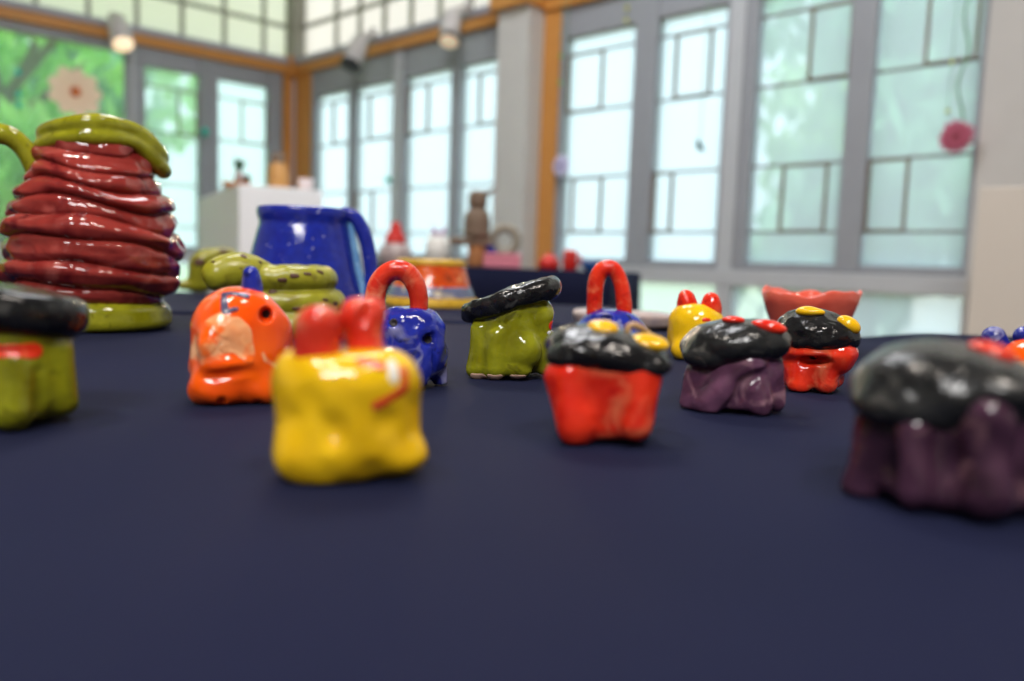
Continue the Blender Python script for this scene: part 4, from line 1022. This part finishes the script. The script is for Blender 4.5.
# ring vase
r, k = holder(504, 'ring_vase', 'grey-brown clay ring standing behind the pink box on the far table', 'vase', .36)
k *= 1.0
g = Geo(); g.tube([(12 * k * math.cos(a), 0, (27 + 12 * math.sin(a)) * k) for a in np.linspace(0, 2 * math.pi, 37)], 4.6 * k, 14, False); g.build('ring', G['greyclay'], r, True)
g = Geo(); g.lathe([(a * k, b * k) for a, b in ((9, 0), (9, 3), (6, 6), (5, 11), (5.5, 14))], 24); g.build('foot', G['greyclay'], r, True)
# pink box
r, k = holder(502, 'box', 'pink lidded box on the far table beside the brown clay figure', 'box', .12)
g = Geo(); g.box(-18.5 * k, 18.5 * k, -10 * k, 10 * k, 0, 10 * k); g.build('body', G['pinkbox'], r, bevel=.006)
g = Geo(); g.box(-19 * k, 19 * k, -10.5 * k, 10.5 * k, 10.2 * k, 14 * k); g.build('lid', G['pinkbox'], r, bevel=.006)
# small blue pot behind
r, k = holder(489, 'pot', 'small dark blue pot behind the pink box on the far table', 'pot', .27)
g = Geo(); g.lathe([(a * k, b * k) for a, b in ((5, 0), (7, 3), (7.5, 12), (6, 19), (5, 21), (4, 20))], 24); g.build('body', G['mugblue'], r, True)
# red pieces and the blue bowl at the right end
r, k = holder(549, 'figure', 'low dark red ceramic lump on the far table, in front of the wooden post', 'ceramic figure')
g = Geo(); g.lathe([(a * k, b * k) for a, b in ((9.5, 0), (11, 3), (10, 8), (7, 12), (4.5, 15), (1, 16))], 28, wob=lambda w, z: .08 * math.sin(3 * w)); g.build('body', G['redmatte'], r, True)
r, k = holder(570, 'cup', 'upright red ceramic cup near the right end of the far table', 'cup')
g = Geo(); g.lathe([(a * k, b * k) for a, b in ((6.5, 0), (7, 2), (7, 17), (6.2, 20), (5, 19.5), (4.8, 6))], 28); g.build('body', G['redmatte'], r, True)
g = Geo(); g.tube([(5.5 * k, 0, 15 * k), (10 * k, 0, 14 * k), (10.5 * k, 0, 8 * k), (6.5 * k, 0, 5 * k)], 1.5 * k, 10); g.build('handle', G['redmatte'], r, True)
r, k = holder(592, 'bowl', 'small bright blue bowl at the right end of the far table', 'bowl')
g = Geo(); g.lathe([(a * k, b * k) for a, b in ((6, 0), (7, 1), (10, 5), (11.5, 9), (10.5, 9), (8, 4), (2, 3))], 32); g.build('body', G['smallblue'], r, True)

# ------------------------------------------------------------------ pedestals and what stands on them
def pedestal(px_corner, dep, px_l, px_r, ytop, label, mat, ang):
    c = at_depth(px_corner, ytop, dep); z = c[2]; a = math.radians(ang)
    u = np.array([math.cos(a), math.sin(a)]); v = np.array([-u[1], u[0]])          # u to the right-back, v to the left-back
    def length(d, px):
        n = ray(px, 250)[:2]; n = np.array([n[1], -n[0]]); return -np.dot(n, c[:2]) / np.dot(n, d)
    lu = length(u, px_r); lv = length(v, px_l) if px_l else .4
    root = empty('pedestal', (c[0], c[1], 0), a, label, 'pedestal')
    g = Geo(); g.box(0, lu, 0, lv, .05, z); g.build('body', mat, root, bevel=.004)
    g = Geo(); g.box(.02, lu - .02, .02, lv - .02, 0, .05); g.build('plinth_base', mat, root)
    return c, u, v, lu, lv, z
c, u, v, lu, lv, z = pedestal(239, 3.5, 199, 322, 184, 'white exhibition pedestal behind the blue mug, with a potted plant on top', M['white'], 30)
def on_ped(px, frac, name, label, cat):
    n = ray(px, 180)[:2]; n = np.array([n[1], -n[0]]); o0 = c[:2] + v * lv * frac
    t = -np.dot(n, o0) / np.dot(n, u); q = o0 + u * t
    return empty(name, (q[0], q[1], z), math.atan2(-q[0], q[1]), label, cat), float(np.dot(np.array([q[0], q[1], 0]), -_R[:, 2])) / F
r, k = on_ped(237, .2, 'tray', 'small brown wooden tray under the potted plant on the white pedestal', 'tray')
g = Geo(); g.box(-13 * k, 13 * k, -7 * k, 7 * k, 0, 6 * k); g.box(-13 * k, -11.5 * k, -7 * k, 7 * k, 6 * k, 8 * k); g.box(11.5 * k, 13 * k, -7 * k, 7 * k, 6 * k, 8 * k); g.build('body', G['orangeclay'], r, bevel=.003)
r, k = on_ped(239, .2, 'potted_plant', 'small leafy plant in a pinkish pot on the wooden tray', 'plant')
r.location.z += 6.05 * k
g = Geo(); g.lathe([(a * k, b * k) for a, b in ((3.5, 0), (4.2, 2), (4.8, 9), (4.4, 9.3), (3.8, 8))], 24); g.build('pot', G['pale'], r, True)
M['plant'] = leaf_mat('plant_leaves', srgb(56, 88, 58), srgb(40, 68, 46), .1)
for i in range(9):
    a = i * 2.4; rr = 6 + (i % 3)
    lv_ = [(0, 0, 8), (math.cos(a) * rr * .4, math.sin(a) * rr * .4, 15), (math.cos(a) * rr, math.sin(a) * rr * .8, 21 + i % 4)]
    g = Geo(); vs_ = []; pts = [np.array(p) * k for p in lv_]
    sd = np.array([-math.sin(a), math.cos(a), 0]) * k
    vs_ = [pts[0] - sd * .4, pts[0] + sd * .4, pts[1] - sd * 3.4, pts[1] + sd * 3.4, pts[2], (pts[0] + pts[1]) / 2 + np.array([0, 0, .8 * k])]
    g.add(vs_, [(0, 1, 5), (1, 3, 5), (3, 2, 5), (2, 0, 5), (2, 3, 4)]); g.build('leaf', M['plant'], r, True)
r, k = on_ped(246.5, .22, 'pot', 'small black pot at the right end of the wooden tray on the white pedestal', 'pot')
r.location.z += 6.05 * k
g = Geo(); g.lathe([(a * k, b * k) for a, b in ((3, 0), (3.6, 1), (3.8, 6), (3, 8), (2.2, 7))], 20); g.build('body', G['black'], r, True)
r, k = on_ped(278, .22, 'figurine', 'tan carved cat-like figurine with a dark head on the white pedestal', 'figurine')
g = Geo(); g.lathe([(a * k, b * k) for a, b in ((8, 0), (9.2, 3), (9.5, 14), (8.5, 24), (6, 28), (5, 29))], 28, wob=lambda w, z: .05 * math.cos(2 * w)); g.build('body', glaze('tan_wood_stain', srgb(204, 152, 88), srgb(186, 132, 70), None, rough=.4), r, True)
g = Geo(); g.lathe([(a * k, b * k) for a, b in ((5.5, 27), (7, 31), (6.5, 35), (3, 37.5))], 24)
for sx in (-1, 1): g.tube([(sx * 4 * k, 0, 34 * k), (sx * 5.2 * k, 0, 39 * k)], [2.2 * k, .4 * k], 8)
g.build('head', G['brownclay'], r, True)
r, k = on_ped(306, .2, 'cup', 'pale pink cup at the right corner of the white pedestal', 'cup')
g = Geo(); g.lathe([(a * k, b * k) for a, b in ((5, 0), (6, 2), (7.5, 8), (7.8, 14), (6.8, 14), (5.5, 4))], 28); g.build('body', plain('pale_pink_glaze', srgb(232, 216, 218), .3), r, True)
pedestal(980, 2.3, None, 1075, 187, 'off-white pedestal at the right edge, beside the last window', M['beige_white'], -34)

# ------------------------------------------------------------------ spotlights on the rail
def spot(px, py, w, label, aim, warm, zoff):
    """lamp body centre seen at px, py"""
    W_ = WL if px < 300 else WR
    u, _ = W_.uz(px, py, .24); zz_ = ZR + .02; p0 = W_.pt(u, zz_, .10); pl = W_.pt(u, 0, .24); zc_ = W_.uz(px, py, .24)[1]
    root = empty('spotlight', tuple(p0), 0, label, 'spotlight', 'track spotlights on the rail')
    d0 = np.array([pl[0] - p0[0], pl[1] - p0[1], zc_ - p0[2]])
    dep = float(np.dot(p0 + d0 - CW, -_R[:, 2])); k = dep / F
    ax = np.array(aim, float); ax /= np.linalg.norm(ax)
    a, b = d0 - ax * 15 * k, d0 + ax * 17 * k
    g = Geo(); g.box(-.02, .02, -.02, .02, -.05, .03); g.tube([(0, 0, 0.0), d0 * .6 + np.array([0, 0, .05]), a - ax * 1 * k], [.016, .016, .02], 10); g.build('bracket', M['spot_white'], root, True)
    g = Geo(); g.tube([a, a + ax * 2 * k, d0, b], [w * .55 * k, w * .8 * k, w * .95 * k, w * k], 28); g.build('lamp_body', M['spot_white'], root, True)
    g = Geo(); g.tube([b - ax * .004, b + ax * 3 * k], [w * 1.02 * k, w * 1.06 * k], 28); g.build('lamp_lip', M['spot_white'] if warm > 1 else M['spot_black'], root, True)
    m, nt, N, L, P = new_mat('lamp_lens'); P.inputs['Base Color'].default_value = (.9, .75, .6, 1) if warm else (.03, .03, .04, 1)
    P.inputs['Emission Color'].default_value = (1, .72, .45, 1); P.inputs['Emission Strength'].default_value = warm
    g = Geo(); g.tube([b + ax * 3 * k, b + ax * 3.6 * k], [w * .92 * k, w * .92 * k], 28); g.build('lens', m, root, True)
    ld = bpy.data.lights.new('lamp_light', 'SPOT'); ld.energy = 42; ld.color = (1, .74, .48); ld.spot_size = math.radians(50); ld.spot_blend = .6; ld.shadow_soft_size = .04
    lo_ = bpy.data.objects.new('lamp_light', ld); COL.objects.link(lo_)
    wp = p0 + b + ax * .03; lo_.location = tuple(wp); lo_.rotation_euler = (Vector((0.05, .45, TZ)) - Vector(wp)).to_track_quat('-Z', 'Y').to_euler()
    return root
spot(119, 29, 10.5, 'white spotlight with a glowing warm lens, above the big left pane', (.35, -.35, -.75), 1.1, 0)
spot(357, 50, 10, 'white spotlight with a dark mouth, nearest the room corner', (-.25, -.35, -.85), .0, 0)
spot(451, 25, 10.5, 'white spotlight with a pinkish lens, left of the pillar top', (-.05, -.4, -.9), .35, 0)

# ------------------------------------------------------------------ paper ornaments hanging in the windows
M['thread'] = plain('green_ribbon', srgb(120, 160, 130), .6); M['teal'] = glaze('teal_bead', srgb(60, 210, 190), srgb(40, 190, 170), None, rough=.1)
def hang(w, px, py, off, name, label, cat, group=None):
    u, z_ = w.uz(px, py, off); p = w.pt(u, z_, off); k = float(np.dot(p - CW, -_R[:, 2])) / F
    ang = math.atan2(w.n[0], -w.n[1])
    root = empty(name, tuple(p), ang, label, cat, group)          # local -Y looks into the room
    return root, k, p, (ZB + .03 - z_)
def flower(w, px, py, R_, n, pm, cm, label, group, double=False, thread=True, curl=0):
    root, k, p, up = hang(w, px, py, .09, 'paper_flower', label, 'paper flower', group)
    rot = random.Random(px)
    for ring in range(2 if double else 1):
        for i in range(n):
            a = 2 * math.pi * (i + .5 * ring) / n; c_, s_ = math.cos(a), math.sin(a); rr = R_ * k * (1 - .25 * ring) * rot.uniform(.93, 1.05); wd = rr * math.pi / n * .80
            y0 = -.006 - .012 * ring
            prof_ = [(.10, .22, 0), (.45, .72, -.05), (.74, 1.0, -.06), (.92, .66, -.03), (1.0, .15, -.01)]
            vs_ = []
            for t, wv, dy in prof_:
                for sgn in (-1, 0, 1):
                    x_, z_ = c_ * rr * t - s_ * sgn * wd * wv, s_ * rr * t + c_ * sgn * wd * wv
                    vs_.append((x_, y0 + dy * rr * (1 if sgn else .3) - (.0 if sgn else .004), z_))
            g = Geo(); g.add(vs_, [(q * 3 + e, q * 3 + e + 1, q * 3 + e + 4, q * 3 + e + 3) for q in range(4) for e in (0, 1)]); g.build('petal', pm, root, True)
    g = Geo(); g.lathe([(R_ * k * a, b * R_ * k) for a, b in ((.02, -.09), (.15, -.07), (.2, 0), (.15, .07), (.02, .09))], 20)
    o = g.build('flower_center', cm, root, True); o.rotation_euler = (math.pi / 2, 0, 0); o.location = (0, -.02, 0)
    if thread:
        g = Geo(); m_ = 24
        g.tube([(curl * k * math.sin(i * .9) * (1 - i / m_ * .3), .0, up * i / m_) for i in range(m_ + 1)], .0022 if not curl else .005, 6); g.build('thread', M['thread'], root, True)
    return root
PK = leaf_mat('pink_paper', srgb(255, 216, 208), srgb(255, 200, 190), .6); PM = leaf_mat('rose_paper', srgb(214, 120, 146), srgb(190, 92, 120), .5); LV = leaf_mat('lilac_paper', srgb(228, 222, 242), srgb(214, 204, 234), .5)
OC = plain('orange_center', srgb(214, 110, 50), .7); DP = plain('dark_rose_center', srgb(150, 60, 80), .7); VC = plain('violet_center', srgb(110, 90, 160), .7)
flower(WL, 75, 92, 25, 9, PK, OC, 'pale pink paper flower with orange centre on the big left pane', 'paper flowers in the windows')
flower(WR, 957, 137, 17, 14, PM, DP, 'round rose-pink paper pompom flower on a curled ribbon in the rightmost window', 'paper flowers in the windows', True, True, 4)
flower(WR, 562, 166, 11.5, 10, LV, VC, 'small lilac paper flower at the left edge of the window right of the pillar', 'paper flowers in the windows', True)
# little bird ornament
root, k, p, up = hang(WR, 700, 147, .07, 'bird_ornament', 'small dark bird ornament hanging in the window beside the light grey mullion', 'ornament')
DB = plain('dark_green_felt', srgb(50, 80, 76), .8)
g = Geo(); g.tube([(-4 * k, 0, 5 * k), (-2 * k, 0, 2 * k), (1 * k, 0, -1 * k), (4 * k, 0, -4 * k)], [.6 * k, 2.6 * k, 3.2 * k, .8 * k], 12); g.build('body', DB, root, True)
g = Geo(); g.tube([(0, 0, 0), (-1 * k, -3 * k, 5 * k), (0, -4 * k, 8 * k)], [2 * k, 1.6 * k, .3 * k], 8); g.build('wing', DB, root, True)
g = Geo(); g.tube([(0, 0, 2 * k), (0, 0, up)], .002, 6); g.build('thread', M['thread'], root, True)
# bead strings
def beads(w, px, ys, label, sz, matb):
    root, k, p, up = hang(w, px, ys[0], .10, 'bead_string', label, 'bead string', 'hanging bead strings')
    g = Geo(); g.tube([(0, 0, -(ys[-1] - ys[0]) * k - .03), (0, 0, up)], .0016, 6); g.build('thread', M['thread'], root, True)
    for y in ys:
        z_ = -(y - ys[0]) * k; g = Geo(); g.lathe([(a * sz * k, b * sz * k + z_) for a, b in ((.1, -1.1), (.7, -.6), (1, 0), (.7, .6), (.1, 1.1))], 10); g.build('bead', matb, root, False)
beads(WL, 18, [72, 94, 104], 'string of teal glass beads at the left of the big pane', 3.4, M['teal'])
beads(WL, 205, [132], 'single teal bead hanging over the frame between the left sashes', 4.2, M['teal'])
GB = plain('green_bead', srgb(110, 170, 90), .3); YB = plain('yellow_green_bead', srgb(190, 190, 80), .3)
beads(WR, 627, [8, 20], 'yellow-green beads hanging at the top of the window right of the pillar', 2.6, YB)
beads(WR, 561, [56, 82], 'green beads along the left frame of the window right of the pillar', 2.4, GB)
beads(WR, 388, [180], 'teal bead hanging low in the second narrow window right of the corner', 3.6, M['teal'])
beads(WR, 952, [62, 110], 'pale gold beads on the window frame above the rose pompom flower', 2.4, YB)
